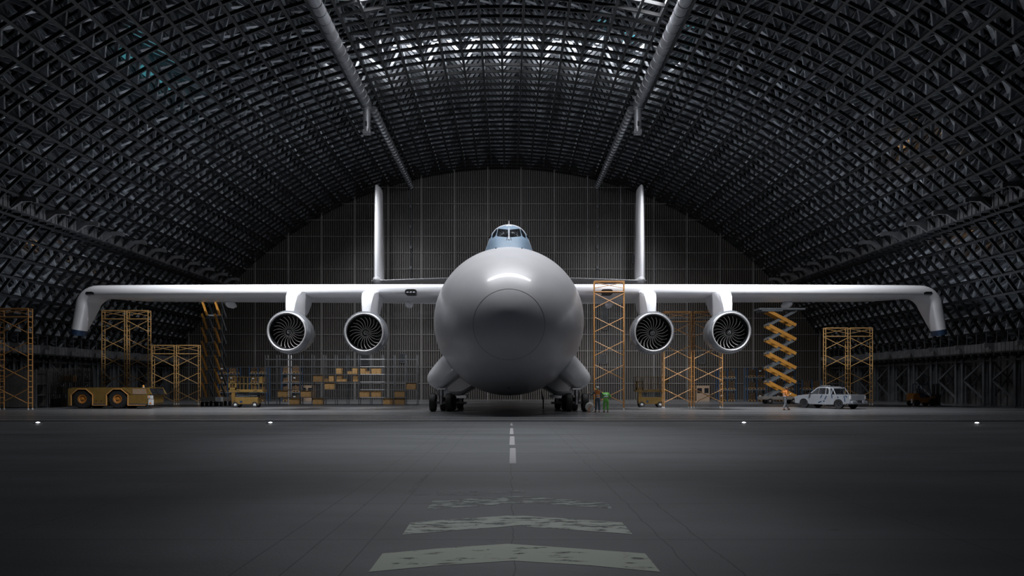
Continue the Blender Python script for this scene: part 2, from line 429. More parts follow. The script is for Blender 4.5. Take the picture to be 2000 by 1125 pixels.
for k in range(-10, 11):
    xx = HX + k*4.4 + 2.2
    zt = arch_z(xx, RC + 1.5)
    if zt > 1.5: MB().box(xx - 0.08, xx + 0.08, Y1 - 0.10, Y1 + 0.04, 0, zt).build('mullion', 'rail', wall)
for px, py, w_, h_ in ((711, 700, 22, 26), (788, 700, 14, 18), (1178, 701, 15, 19), (1370, 701, 15, 19), (1241, 506, 14, 17), (1181, 622, 12, 44)):
    c = P(px, py, Y1)
    ww, hh = w_*Y1/F/2, h_*Y1/F/2
    lv = MB().box(c.x-ww, c.x+ww, Y1-0.12, Y1+0.02, c.z-hh, c.z+hh).build('louvre', 'louvre', wall)
    fr = MB()
    for a in ((-ww, -ww+.07, -hh, hh), (ww-.07, ww, -hh, hh), (-ww, ww, -hh, -hh+.07), (-ww, ww, hh-.07, hh)):
        fr.box(c.x+a[0], c.x+a[1], Y1-0.18, Y1-0.1, c.z+a[2], c.z+a[3])
    fr.build('louvre_frame', 'louvreframe', wall)

# ------------------------------------------------------------------ vaulted lattice roof
roof = MB()
A = R(76)
def rp(t, rad, y): return Vector((HX + rad*math.sin(t), y, ZC + rad*math.cos(t)))
NS = 90
roof.loft([[rp(-A + 2*A*i/NS, RC + 3.5, y) for i in range(NS+1)] for y in (Y0 - 1, Y1 + 0.6)], closed=False)
ceiling = struct(roof.build('ceiling', 'roofskin', smooth=True), 'dark vaulted hangar roof skin behind the steel lattice')
ND = 62                       # divisions round the arch
AL = R(60.5)
ts = [-AL + 2*AL*i/ND for i in range(ND+1)]
ribY = [Y0 + 1.4*k for k in range(41)]
DEPTH = 2.7
def flat(mb, a, b, w, h, up): mb.bar(a, b, w, h, up)
rng = random.Random(3)
for y in ribY:
    mb = MB(); mb.m = 0
    for rad, hh, ww in ((RC, 0.24, 0.14), (RC + DEPTH, 0.2, 0.14)):
        # continuous chord as a swept rectangle
        rings = []
        for i in range(ND + 1):
            t = ts[i]
            rings.append([rp(t, rad, y - ww/2), rp(t, rad, y + ww/2), rp(t, rad + hh, y + ww/2), rp(t, rad + hh, y - ww/2)])
        mb.loft(rings)
    mb.m = 1
    for i in range(ND):
        a = ts[i]; b = ts[i+1]
        mb.bar(rp(a, RC + .3, y), rp(a, RC + DEPTH, y), 0.16, 0.12, (0, 1, 0))
        if i % 2: mb.bar(rp(a, RC + .3, y), rp(b, RC + DEPTH, y), 0.22, 0.16, (0, 1, 0))
        else: mb.bar(rp(b, RC + .3, y), rp(a, RC + DEPTH, y), 0.22, 0.16, (0, 1, 0))
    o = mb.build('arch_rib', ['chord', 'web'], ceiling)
YL = ribY[0]; YE = ribY[-1]
for i, t in enumerate(ts):
    mb = MB(); nrm = Vector((math.sin(t), 0, math.cos(t)))
    tg = Vector((math.cos(t), 0, -math.sin(t)))
    mb.bar(rp(t, RC + 0.12, YL), rp(t, RC + 0.12, YE), 0.20, 0.26, nrm)
    mb.bar(rp(t, RC + DEPTH + .1, YL), rp(t, RC + DEPTH + .1, YE), 0.16, 0.26, nrm)
    mb.m = 1
    for k in range(len(ribY) - 1):
        ya, yb = ribY[k], ribY[k+1]
        if (k + i) % 2: mb.bar(rp(t, RC + .25, ya), rp(t, RC + DEPTH, yb), 0.24, 0.14, nrm)
        else: mb.bar(rp(t, RC + .25, yb), rp(t, RC + DEPTH, ya), 0.24, 0.14, nrm)
        if i < ND and k % 2 == 0:    # lateral brace plates in the mid plane of the vault
            mb.bar(rp(t, RC + 1.4, ya), rp(ts[i+1], RC + 1.7, yb), 0.30, 0.05, nrm)
        if i < ND:                   # secondary short purlins just under the skin
            tm = (t + ts[i+1]) / 2
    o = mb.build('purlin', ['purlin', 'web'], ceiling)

# added glowing panels imitating tinted glimpses between the trusses
M['teal_glow'] = mat('teal_glow_panel', (0.05, 0.25, 0.30), 0.4, emit=((0.10, 0.42, 0.50), 0.35))
M['amber_glow'] = mat('amber_glow_panel', (0.35, 0.18, 0.06), 0.4, emit=((0.9, 0.5, 0.2), 0.3))
def roof_hit(px, py, rad):
    ax, az = (px - CX)/F, (CY - py)/F
    lo_, hi_ = 20.0, 140.0
    for _ in range(50):
        m_ = (lo_ + hi_)/2
        if math.hypot(ax*m_ - HX, CZ + az*m_ - ZC) < rad: lo_ = m_
        else: hi_ = m_
    return math.atan2(ax*lo_ - HX, CZ + az*lo_ - ZC), lo_
for px, py, m_ in ((262,70,'teal_glow'),(300,95,'teal_glow'),(240,115,'teal_glow'),(290,140,'teal_glow'),(330,160,'teal_glow'),(340,112,'teal_glow'),
                   (1176,38,'teal_glow'),(1230,72,'teal_glow'),(1350,60,'teal_glow'),
                   (1790,240,'amber_glow'),(1830,270,'amber_glow'),(1770,290,'amber_glow'),(1860,440,'amber_glow'),(1900,455,'amber_glow'),(1930,440,'amber_glow'),(70,470,'amber_glow'),(140,520,'amber_glow')):
    th, yy = roof_hit(px, py, RC + 3.3)
    q = MB(); dt = 0.5/RC
    q.loft([[rp(th - dt, RC+3.30, yy - 1.0), rp(th + dt, RC+3.30, yy - 1.0), rp(th + dt, RC+3.38, yy - 1.0), rp(th - dt, RC+3.38, yy - 1.0)],
            [rp(th - dt, RC+3.30, yy + 1.0), rp(th + dt, RC+3.30, yy + 1.0), rp(th + dt, RC+3.38, yy + 1.0), rp(th - dt, RC+3.38, yy + 1.0)]])
    lab(q.build('tinted_glow', m_, ceiling), 'small tinted panel added to glow in the roof')

# ------------------------------------------------------------------ catwalks on both flanks
def catwalk(side, xin, z0, ya, yb, label, hp, br, ph):
    # xin: distance of inner face from hangar axis
    s = side
    y_first = ya
    t = thing('catwalk', label, 'catwalk', (HX + s*xin, ya, z0), 0, 'catwalks along the hangar flanks')
    t['kind'] = 'structure'
    off = t.location
    def X(d): return HX + s*(xin + d)      # d>0 outward
    b = MB().box(min(X(0), X(1.8)), max(X(0), X(1.8)), ya, yb, z0 - 0.12, z0 + 0.02)
    y = ya
    while y < yb: b.box(min(X(0), X(1.8)), max(X(0), X(1.8)), y, y + 0.12, z0 - 0.32, z0 - 0.10); y += 1.0
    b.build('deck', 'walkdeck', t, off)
    g = MB().box(min(X(-0.03), X(0.03)), max(X(-0.03), X(0.03)), ya, yb, z0, z0 + hp)
    y = ya
    while y < yb: g.box(min(X(-0.09), X(-.03)), max(X(-0.09), X(-.03)), y, y + 0.07, z0, z0 + hp); y += 0.5
    g.build('guard_panel', 'catwalk', t, off)
    y = ya + ph
    while y < yb:
        b = MB()
        L = br
        pts = [(0.3, -0.05), (0, -0.05), (-0.42*L, hp - 0.34), (-L + .3, hp - 0.33), (-L + .26, hp - 0.42), (-L, hp - 0.42), (-L, hp - 0.10), (-L + .12, hp), (0.3, hp)]
        b.prism([(X(d), z0 + zz_) for d, zz_ in pts], 'y', y - 0.12, y + 0.12)
        b.build('bracket', 'catwalk', t, off)
        y += 4.0
    y = ya + 0.6
    while y < yb:
        MB().box(X(0.2) - 0.025, X(0.2) + 0.025, y - 0.03, y + 0.03, z0 + hp, z0 + hp + 0.95).box(min(X(.2), X(.45)), max(X(.2), X(.45)), y-.03, y+.03, z0+hp+.9, z0+hp+.96).build('rail_post', 'column', t, off)
        y += 1.33
    return t
catwalk(-1, 36.3, 15.0, 45.2, 94.4, 'grey slatted upper catwalk with bracket arms high on the left flank', 0.85, 1.9, 0.0)
catwalk(1, 36.3, 15.0, 45.2, 94.4, 'grey slatted upper catwalk with bracket arms high on the right flank', 0.85, 1.9, 0.0)
catwalk(-1, 42.0, 4.75, 55.2, 94.4, 'grey lower catwalk above the left row of steel columns', 0.75, 0.9, 2.0)
catwalk(1, 42.0, 4.75, 55.2, 94.4, 'grey lower catwalk above the right row of steel columns', 0.75, 0.9, 2.0)

# side walls and columns
for s, nm, lb in ((-1, 'wall_left', 'dark vertical panel wall behind the left columns'), (1, 'wall_right', 'dark vertical panel wall behind the right columns')):
    mb = MB(); xw = HX + s*47.2
    mb.box(min(xw, xw + s*.15), max(xw, xw + s*.15), Y0, Y1 + .5, 0, 6.4)
    y = Y0
    while y < Y1:
        mb.box(min(xw, xw - s*.18), max(xw, xw - s*.18), y, y + 0.35, 0, 6.3); y += 0.9
    struct(mb.build(nm, 'catwalk'), lb)
    y = 55.5; k = 0
    while y < 94:
        t = thing('support_frame', 'riveted grey steel column frame with braces under the %s lower catwalk' % ('left' if s < 0 else 'right'), 'column', (HX + s*43.4, y, 0), 0, '%s column frames' % ('left' if s < 0 else 'right'))
        t['kind'] = 'structure'
        off = t.location; xc = HX + s*43.4
        for dy in (0, 0.95):
            c = MB(); yy = y + dy
            c.box(xc - 0.16, xc + 0.16, yy - .03, yy + .03, 0.15, 4.3).box(xc-.18, xc-.14, yy-.14, yy+.14, .15, 4.3).box(xc+.14, xc+.18, yy-.14, yy+.14, .15, 4.3)
            c.bar((xc, yy, 4.25), (xc + s*0.75, yy, 4.85), 0.28, 0.3, (0, 1, 0))
            c.build('column', 'column', t, off)
            MB().box(xc-.35, xc+.35, yy-.3, yy+.3, 0, .08).box(xc-.24, xc+.24, yy-.2, yy+.2, .08, .2).build('base_plate', 'column', t, off)
        y2 = y + 4.0
        mb = MB()
        mb.bar((xc, y + .95, 4.1), (xc, y2, 2.3), 0.1, 0.16).bar((xc, y + .95, 0.55), (xc, y2, 2.3), 0.1, 0.16)
        mb.build('diagonal_brace', 'column', t, off)
        MB().bar((xc + s*2.6, y + .5, 0.05), (xc + s*2.6, y + .5, 5), 0.2, 0.2).bar((xc, y, 0.6), (xc + s*2.6, y + .5, 3.8), 0.08, 0.14).bar((xc, y, 4.1), (xc + s*2.6, y + .5, 1.5), 0.08, 0.14).build('outer_strut', 'column', t, off)
        MB().box(xc - .1, xc + .1, y, y2, 4.0, 4.18).build('tie_beam', 'column', t, off)
        y += 4.0; k += 1

# ------------------------------------------------------------------ ventilation ducts
for s, sd in ((-1, 'left'), (1, 'right')):
    xd = -13.4 if s < 0 else 12.15
    t = thing('ventilation_duct', 'long galvanised ventilation duct with hanging outlet under the roof, %s of the pair' % sd, 'duct', (xd, 67, 28), 0, 'ventilation ducts under the vault')
    off = t.location
    mb = MB().tube([(xd, 39.5, 28.4), (xd, 67.6, 28.4)], 0.46, 20)
    y = 40
    while y < 67.5: mb.lathe((xd, y, 28.4), (0, 1, 0), [(0.46, -.05), (0.5, -.04), (0.5, .04), (0.46, .05)], 20); y += 1.2
    mb.build('main_pipe', 'duct', t, off, smooth=True)
    xo = xd - s*0.25
    MB().lathe((xd, 67.6, 28.0), (0, 0, -1), [(0.0, -.6), (0.42, -.5), (0.44, 0), (0.47, .02), (0.47, .12), (0.36, .16), (0.33, 2.2), (0.33, 2.25), (0.0, 2.25)], 20).build('drop_pipe', 'duct', t, off, smooth=True)
    MB().box(xd - 0.36, xd + 0.36, 67.3, 67.95, 25.55, 25.95).build('outlet_box', 'duct', t, off, bevel=0.03)
    MB().box(xd - 0.09, xd + 0.09, 67.2, 67.3, 26.2, 26.65).build('drop_vent', 'black', t, off)
    mb = MB(); prof = []
    y = 0.0
    while y < 26.3: prof += [(0.26, y), (0.40, y + .10), (0.40, y + .40), (0.26, y + .5), (0.26, y + .86)]; y += 0.9
    x2 = xd - s*0.45
    mb.lathe((x2, 68.4, 28.2), (0, 1, 0), prof, 14, True)
    mb.build('ribbed_pipe', 'ductdark', t, off, smooth=True)
    cx = x2
    cd = MB().tube([(cx, 94.75, 28.2), (cx, 94.75, 14.0)], 0.07, 8)
    for zz_ in (25.5, 22.8, 20.1, 17.4): cd.box(cx-.14, cx+.14, 94.6, 94.9, zz_-.2, zz_+.2)
    tag(cd.build('wall_conduit', 'louvreframe'), 'thin grey conduit with clips down the end wall from the %s duct' % sd, 'conduit', 'wall conduits')

# ==================================================================  AIRCRAFT
PL = thing('cargo_aircraft', 'giant white four engined cargo aircraft with drooped wingtips and twin tail fins facing the camera', 'aircraft', (0, 55, 0))
OFF = Vector((0, 55, 0))
def part(mb, name, m, parent=PL, **k): return mb.build(name, m, parent, OFF, **k)

# fuselage
RF = 5.60
def fus_ring(Y):
    if Y <= 54.2:
        q = min(max((Y - 44.0) / 10.2, 0), 1)
        r = RF * math.sqrt(max(1 - (1 - q)**1.85, 0)) if q > 0 else 0.0
        cz = 5.55 + (6.62 - 5.55) * math.sin(q*PI/2)
        return r, r*0.985, cz
    if Y <= 66: return RF, RF*0.985, 6.62
    q = (Y - 66) / 24
    r = RF*(1 - 0.80*q**1.3)
    return r, r, 6.62 + 6.3*q**1.2
NF = 96
ysf = [44.0 + 10.2*(1 - math.cos(k/28*PI/2)) for k in range(1, 29)] + [56, 58, 60, 63, 66] + [66 + 2*k for k in range(1, 13)]
rings = [[Vector((1e-3*math.cos(2*PI*j/NF), 44.0, 5.55 + 1e-3*math.sin(2*PI*j/NF))) for j in range(NF)]]
for Y in ysf:
    a, b, cz = fus_ring(Y)
    rings.append([Vector((a*math.cos(2*PI*j/NF), Y, cz + b*math.sin(2*PI*j/NF))) for j in range(NF)])
mb = MB().loft(rings)
fus = part(mb, 'fuselage', 'paint', smooth=True, ang=60)
# radome seam: fine line round the nose
def seam(Y, name, rr=0.02):
    a, b, cz = fus_ring(Y)
    m_ = MB(); n = 96; rings = []
    for j in range(n + 1):
        t = 2*PI*j/n; c = Vector((a*math.cos(t), Y, cz + b*math.sin(t)))
        nn = Vector((math.cos(t), -1.0, math.sin(t))).normalized(); bn = Vector((math.cos(t), 1.0, math.sin(t))).normalized()
        rings.append([c + nn*rr*math.cos(u) + bn*rr*math.sin(u) for u in (0, PI/2, PI, 3*PI/2)])
    return part(m_.loft(rings, cap=False), name, 'rack', fus, smooth=True)
Ys = 44.0
while fus_ring(Ys)[0] < 2.25: Ys += 0.01
seam(Ys, 'radome_seam', 0.009)
_a, _b, _c = fus_ring(48.6)
part(MB().sphere(Vector((-0.0, 48.6, _c - _b)), 0.06, 8, 6), 'sensor_port', 'black', fus)
# cockpit hump
OUT = [(0,14.62),(0.45,14.56),(0.85,14.40),(1.18,14.12),(1.42,13.75),(1.60,13.32),(1.76,12.85),(1.93,12.35),(2.15,11.9),(2.5,11.4),(3.1,10.6)]
def hump_ring(Y):
    if Y < 57:
        q = (Y - 52.0)/5.0
        sz = 0.15 + 0.85*math.sin(min(q,1)*PI/2)**1.05
        sx = 0.62 + 0.38*math.sin(min(q,1)*PI/2)
    else:
        q = (Y - 57)/22.0
        sz = 1 - 0.9*q**1.8; sx = 1 - 0.5*q**1.8
    pts = [(x*sx, 10.6 + (z - 10.6)*sz) for x, z in OUT]
    full = [(-x, z) for x, z in reversed(pts[1:])] + pts
    # subdivide
    res = []
    for i in range(len(full)-1):
        for u in (0, .25, .5, .75):
            a, b = full[i], full[i+1]
            res.append((a[0]*(1-u)+b[0]*u, a[1]*(1-u)+b[1]*u))
    res.append(full[-1])
    # light smoothing
    for _ in range(3):
        res = [res[0]] + [((res[i-1][0]+2*res[i][0]+res[i+1][0])/4, (res[i-1][1]+2*res[i][1]+res[i+1][1])/4) for i in range(1, len(res)-1)] + [res[-1]]
    return [Vector((x, Y, z)) for x, z in res]
hys = [52 + 0.25*k for k in range(21)] + [58, 60, 63, 67, 71, 75, 78]
hr = [hump_ring(Y) for Y in hys]
mb = MB(); n = len(hr[0])
vs = [p for r_ in hr for p in r_]
mb.v = vs
for i in range(len(hr)-1):
    for j in range(n-1):
        mb.f.append([i*n+j, i*n+j+1, (i+1)*n+j+1, (i+1)*n+j])
        c = (vs[i*n+j] + vs[(i+1)*n+j+1])/2
        mb.mi.append(1 if (c.y < 55.8 and CY - (c.z - CZ)*F/c.y > 441) else 0)
mb.f.append(list(range(n-1, -1, -1))); mb.mi.append(1)
hump = part(mb, 'cockpit_hump', ['paint', 'blue'], smooth=True, ang=60)
bv = BVHTree.FromPolygons(vs, [tuple(f) for f in mb.f])
CAMP = Vector((0, 0, CZ))
def on_hump(px, py, lift=0.03):
    d = (P(px, py, 50) - CAMP).normalized()
    h = bv.ray_cast(CAMP, d)
    if h[0] is None: return P(px, py, 55.5)
    nn = h[1] if h[1].dot(d) < 0 else -h[1]
    return h[0] + nn*lift
def pane(poly, name, m, lift=0.03, parent=hump):
    # dense grid triangle fan through the centroid, draped on the hump
    cx_ = sum(p[0] for p in poly)/len(poly); cy_ = sum(p[1] for p in poly)/len(poly)
    ed = []
    for i in range(len(poly)):
        a, b = poly[i], poly[(i+1) % len(poly)]
        for u in range(6): ed.append((a[0] + (b[0]-a[0])*u/6, a[1] + (b[1]-a[1])*u/6))
    q = MB(); K = 6; rings_ = []
    for k in range(K, -1, -1):
        f_ = max(k/K, 0.01)
        rings_.append([on_hump(cx_ + (e[0]-cx_)*f_, cy_ + (e[1]-cy_)*f_, lift) for e in ed])
    back = [on_hump(e[0], e[1], -0.05) for e in ed]
    q.loft([back] + rings_)
    return part(q, name, m, parent, smooth=True, ang=40)
def grow(poly, g):
    cx_ = sum(p[0] for p in poly)/len(poly); cy_ = sum(p[1] for p in poly)/len(poly)
    return [(p[0] + g*(1 if p[0] > cx_ else -1), p[1] + g*(1 if p[1] > cy_ else -1)) for p in poly]
WF = [(974.6,447.6),(990.5,449.2),(991.8,450.6),(992.2,461.5),(990.5,463.0),(972.0,461.0),(971.0,459.6),(973.2,449)]
WS = [(971.6,447.4),(970.8,453),(968.2,460.5),(963.2,464.4),(961.8,463.4),(963.5,457.5),(969.5,448.6)]
WT = [(958.8,458.8),(959.6,460.0),(957.2,464.6),(955.2,465.6),(955.4,463.4)]
for base, nm, lb in ((WF, 'windshield', 'dark front windshield'), (WS, 'side_window', 'dark curved side window'), (WT, 'quarter_window', 'small rear quarter window')):
    for mir in (0, 1):
        poly = [((2*CX - p[0]) if mir else p[0], p[1]) for p in base]
        if base is WF: pane(grow(poly, 0.5), 'window_frame', 'black', 0.02)
        lab(pane(poly, nm, 'glass', 0.035), lb)
part(MB().tube([on_hump(994, y_, 0.05) for y_ in (446.5, 450, 454, 458, 462, 466, 469)], 0.035, 8), 'centre_post', 'paint', hump, smooth=True)
for sgn in (-1, 1):
    part(MB().tube([on_hump(994 + sgn*3.0, 465.3, .06), on_hump(994 + sgn*4.4, 468, .07), on_hump(994 + sgn*4.6, 469.4, .05)], 0.018, 6), 'wiper', 'black', hump)
part(MB().tube([(0, 57.2, 14.5), (0, 57.3, 15.02)], [0.05, 0.025], 8), 'antenna', 'white', hump)
for sgn in (-1, 1): 
    _a, _b, _c = fus_ring(51.2)
    part(MB().sphere((sgn*0.93, 51.2, _c + _b*math.sqrt(1 - (0.93/_a)**2) + .02), 0.05, 8, 6), 'pitot_probe', 'black', fus)

# wings
def airfoil(chord, th, n=14, le=0.5):
    # list of (along chord 0..1*chord, height) closed loop; blunt rounded leading edge
    up = []; lo = []
    for k in range(n + 1):
        u = (k/n)**2.0
        t = 5*0.5*(0.5*math.sqrt(u)*0.85 - 0.126*u - 0.3516*u*u + 0.2843*u**3 - 0.1036*u**4)
        up.append((u*chord, th*t*1.15 )); lo.append((u*chord, -th*t*0.85))
    return up + lo[-2:0:-1]
def wing_sec(chord, th):
    h = th/2
    up = [(0.16, -h), (0.07, -h*.80), (0.015, -h*.45), (0.0, -h*.05), (0.03, h*.32), (0.12, h*.62), (0.28, h*.85), (0.55, h), (1.0, h*1.08), (chord*.35, h*1.1), (chord*.7, h*.2), (chord, -h*.55)]
    lo = [(chord, -h*.62), (chord*.66, -h*.95), (chord*.33, -h*1.04)]
    return up + lo
for s in (-1, 1):
    st = []   # (x, z, roll, chord, thickness, Yle)
    for x_, z_, c_ in ((0.0, 9.46, 8.9), (5.0, 9.46, 8.3), (12.0, 9.45, 7.6), (20.0, 9.43, 6.9), (28.0, 9.40, 6.3), (31.0, 9.38, 5.9)):
        st.append((s*x_, z_, 0, c_, 0.86, 56.2))
    cr = 1.35; cxx = s*32.5; czz = 9.36 - cr
    for k in range(0, 9):
        a = k/8*R(84)
        st.append((cxx + s*cr*math.sin(a), czz + cr*math.cos(a), a, (4.1, 3.5, 3.15, 2.95, 2.85, 2.75, 2.65, 2.55, 2.5)[k], 0.86 + 0.04*k/8, 56.2 + 0.1*k/8))
    xe, ze = st[-1][0], st[-1][1]
    for k in range(1, 7):
        u = k/6
        st.append((xe + s*0.55*u, ze - 1.86*u, R(80), 2.5 - 1.0*u, 0.90 - 0.12*u, 56.3 + 0.3*u))
    tipi = len(st)
    for k in range(1, 3):
        u = k/2
        st.append((xe + s*(0.55 + 0.08*u), ze - 1.86 - 0.42*u, R(80), 1.5 - .1*u, 0.78 - 0.03*u, 56.6 + .05*u))
    rings = []
    for (x_, z_, a, c, th, yl) in st:
        ax = Vector((s*math.sin(a), 0, math.cos(a)))     # section 'up'
        rings.append([Vector((x_, yl + u, z_)) + ax*h for u, h in wing_sec(c, th)])
    wing = part(MB().loft(rings[:tipi], cap=True), 'wing', 'paint', smooth=True, ang=48)
    tip = part(MB().loft(rings[tipi-1:], cap=True), 'wingtip', 'tipblue', wing, smooth=True, ang=50)
    lab(tip, 'dark blue wingtip')
    # lights in the leading edge
    def le_pt(px, py, Y): return P(px if s < 0 else 2*CX - px, py, Y)
    for (px, py, w_, h_, nm) in ((802, 570, 23, 11.5, 'landing_light'),):
        q = MB(); c = le_pt(px, py, 56.12); ww = w_*56/F/2; hh = h_*56/F/2
        prof = []
        for k in range(24):
            t = 2*PI*k/24
            prof.append((c.x + ww*math.copysign(abs(math.cos(t))**0.5, math.cos(t)), c.z + hh*math.copysign(abs(math.sin(t))**0.6, math.sin(t))))
        q.prism(prof, 'y', 56.2, 56.9)
        ll = part(q, nm, 'black', wing); lab(ll, 'dark oval light housing')
        for dx in (-0.25, 0, .25):
            part(MB().sphere((c.x + dx, 56.18, c.z - 0.04), 0.09, 12, 8, (1.1, .5, .8)), 'lamp', 'lens', wing, smooth=True)
    c = le_pt(177, 572.5, 56.3)
    q = MB(); q.prism([(c.x - 0.30, c.z - 0.11), (c.x + .30, c.z - .11), (c.x + .30, c.z + .11), (c.x - .30, c.z + .11), (c.x - .38, c.z)] if s < 0 else [(c.x - 0.30, c.z - 0.11), (c.x + .30, c.z - .11), (c.x + .38, c.z), (c.x + .30, c.z + .11), (c.x - .30, c.z + .11)], 'y', 56.22, 56.7)
    lab(part(q, 'navigation_light', 'black', wing), 'dark wingtip light strip')
    # flap track fairings
    for px, py in ((452, 592), (799, 598)):
        q = MB(); xx = (px - CX)*62/F*(1 if s < 0 else -1); zz_ = 9.0
        q.lathe((xx, 60.9, zz_ - 0.12), (0, 1, -0.03), [(0.01, 0), (0.22, .2), (0.33, .7), (0.30, 1.4), (0.15, 2.0), (0.03, 2.3)], 16, True)
        o = part(q, 'flap_fairing', 'paint', wing, smooth=True)

# engines
def engine(xc, zc, yf, s):
    c = Vector((xc, yf, zc))
    q = MB().lathe(c, (0, 1, 0), [(1.43, 0.05), (1.52, 0.12), (1.60, 0.32), (1.64, 0.7), (1.62, 1.2), (1.50, 2.1), (1.28, 3.1), (0.95, 3.7), (0.85, 3.7), (0.8, 1.3)], 64)
    nac = part(q, 'nacelle', 'nacelle', smooth=True, ang=40)
    q = MB().lathe(c, (0, 1, 0), [(1.44, 0.07), (1.43, 0.00), (1.40, -0.03), (1.36, -0.02), (1.33, 0.04), (1.31, 0.14)], 64)
    lab(part(q, 'intake_lip', 'lip', nac, smooth=True, ang=60), 'polished intake lip with sheen put into its pale colour')
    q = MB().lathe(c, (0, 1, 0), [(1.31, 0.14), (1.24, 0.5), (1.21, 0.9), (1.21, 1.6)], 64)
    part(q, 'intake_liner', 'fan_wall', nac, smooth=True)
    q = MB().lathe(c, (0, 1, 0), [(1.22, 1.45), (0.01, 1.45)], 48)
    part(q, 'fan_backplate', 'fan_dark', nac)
    NB = 22
    for k in range(NB):
        th0 = 2*PI*k/NB
        fr = []; bk = []
        rings_ = []
        for j in range(9):
            u = j/8; r = 0.26 + (1.19 - 0.26)*u
            sw = -0.09*math.sin(u*PI) + 0.20*u*u        # swept curve
            tw = 0.16*(0.5 + u) / r * 0.5                  # circumferential offset of trailing edge
            yl = 0.62 + 0.10*math.sin(u*PI) ; yt = 1.02
            t1 = th0 + sw; t2 = th0 + sw + tw
            wth = 0.018
            p1 = c + Vector((r*math.cos(t1), yl, r*math.sin(t1))); p2 = c + Vector((r*math.cos(t2), yt, r*math.sin(t2)))
            tn = Vector((-math.sin(t1), 0, math.cos(t1)))*wth
            rings_.append([p1 - tn, p1 + tn, p2 + tn, p2 - tn])
        bl = MB().loft(rings_)
        bl.mi = [1 if (q_ < 32 and q_ % 4 == 0) else 0 for q_ in range(len(bl.f))]
        part(bl, 'fan_blade', ['blade_body', 'blade'], nac)
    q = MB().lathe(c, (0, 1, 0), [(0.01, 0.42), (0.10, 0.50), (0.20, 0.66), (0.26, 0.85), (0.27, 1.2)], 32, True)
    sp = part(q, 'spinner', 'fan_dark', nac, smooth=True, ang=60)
    pts = []
    for k in range(34):
        u = k/33; a = u*2.2*2*PI*s; r = 0.03 + 0.17*u
        yy = 0.42 + (0.66 - 0.42)*((r/0.20)**1.25)
        pts.append(c + Vector((r*math.cos(a), yy - 0.012, r*math.sin(a))))
    part(MB().tube(pts, 0.018, 6), 'spiral_mark', 'spinwhite', nac)
    # pylon: side profile polygons lofted from inner to outer face
    prof = [(0.75, zc+1.5), (0.9, zc+2.1), (1.2, zc+2.75), (1.6, zc+3.12), (2.1, zc+3.3), (3.2, zc+3.42), (5.4, zc+3.35), (5.3, zc+2.6), (4.7, zc+1.85), (3.7, zc+1.35), (2.5, zc+1.5)]
    rings_ = []
    cxp = xc + s*0.02
    for dx, k in ((-0.52, 0.90), (-0.46, 0.97), (-0.30, 1.0), (0.30, 1.0), (0.46, 0.97), (0.52, 0.90)):
        rg = []
        for (yy, zz_) in prof:
            nar = 0.62 + 0.38*min(1, max(0, (zz_ - zc - 1.4)/1.7))
            rg.append(Vector((cxp + dx*nar, yf + 4.0 + (yy - 4.0)*k, zz_ if abs(k-1) < .01 else zc + 2.4 + (zz_ - zc - 2.4)*(0.6+0.4*k))))
        rings_.append(rg)
    part(MB().loft(rings_), 'engine_pylon', 'paint', PL, smooth=True, ang=35)
for px, py in ((559.5, 647.5), (711, 649)):
    Yf = 53.0
    for s in (-1, 1):
        xx = (CX - px)*Yf/F*s*1.0
        engine(xx, CZ + (CY - py)*Yf/F, Yf, s)

# tail: stabiliser, fins
for s in (-1, 1):
    rings = []
    for x_, z_, c, th in ((0, 14.62, 4.5, 0.34), (s*8, 14.42, 3.6, 0.30), (s*15.6, 14.16, 3.0, 0.26), (s*16.1, 14.14, 2.8, 0.2)):
        rings.append([Vector((x_, 84 + u, z_ + h)) for u, h in airfoil(c, th)])
    part(MB().loft(rings), 'horizontal_stabiliser', 'paint', smooth=True, ang=50)
    rings = []
    for z_, yl, c, th in ((14.0, 84.0, 4.0, 1.02), (18, 84.1, 3.7, 0.95), (22, 84.2, 3.4, 0.86), (25.1, 84.3, 3.2, 0.78), (25.42, 84.35, 3.1, 0.70), (25.55, 84.5, 2.9, 0.4)):
        rings.append([Vector((s*15.65 + h, yl + u, z_)) for u, h in airfoil(c, th)])
    fin = part(MB().loft(rings), 'vertical_fin', 'paint', smooth=True, ang=50)
    part(MB().lathe((s*15.55, 83.3, 14.2), (0, 1, 0), [(0.02, 0), (0.3, .3), (0.46, .8), (0.5, 2), (0.25, 4.5), (0.02, 5.5)], 20, True), 'fin_root_fairing', 'paint', fin, smooth=True)
    part(MB().box(s*15.35 - .03, s*15.35 + .03, 86.9, 86.96, 19.5, 24.4), 'rudder_gap', 'black', fin)

# landing gear pods and wheels
def sq_ring(c, ax, ay, a, b, n=28, e=0.75):
    r_ = []
    for k in range(n):
        t = 2*PI*k/n
        r_.append(c + ax*(a*math.copysign(abs(math.cos(t))**e, math.cos(t))) + ay*(b*math.copysign(abs(math.sin(t))**e, math.sin(t))))
    return r_
def wheel(mbt, mbh, x, y, z, r, w_):
    c = (x - w_/2, y, z)
    mbt.lathe(c, (1, 0, 0), [(r*.55, 0.0), (r*.85, 0.0), (r*.96, w_*.12), (r, w_*.28), (r, w_*.32), (r*.97, w_*.33), (r*.97, w_*.36), (r, w_*.37), (r, w_*.63), (r*.97, w_*.64), (r*.97, w_*.67), (r, w_*.68), (r, w_*.72), (r*.96, w_*.88), (r*.85, w_), (r*.55, w_)], 32)
    mbh.lathe(c, (1, 0, 0), [(0.01, w_*.15), (r*.2, w_*.1), (r*.25, w_*.3), (r*.56, w_*.2), (r*.56, w_*.8), (r*.25, w_*.7), (r*.2, w_*.9), (0.01, w_*.85)], 24)
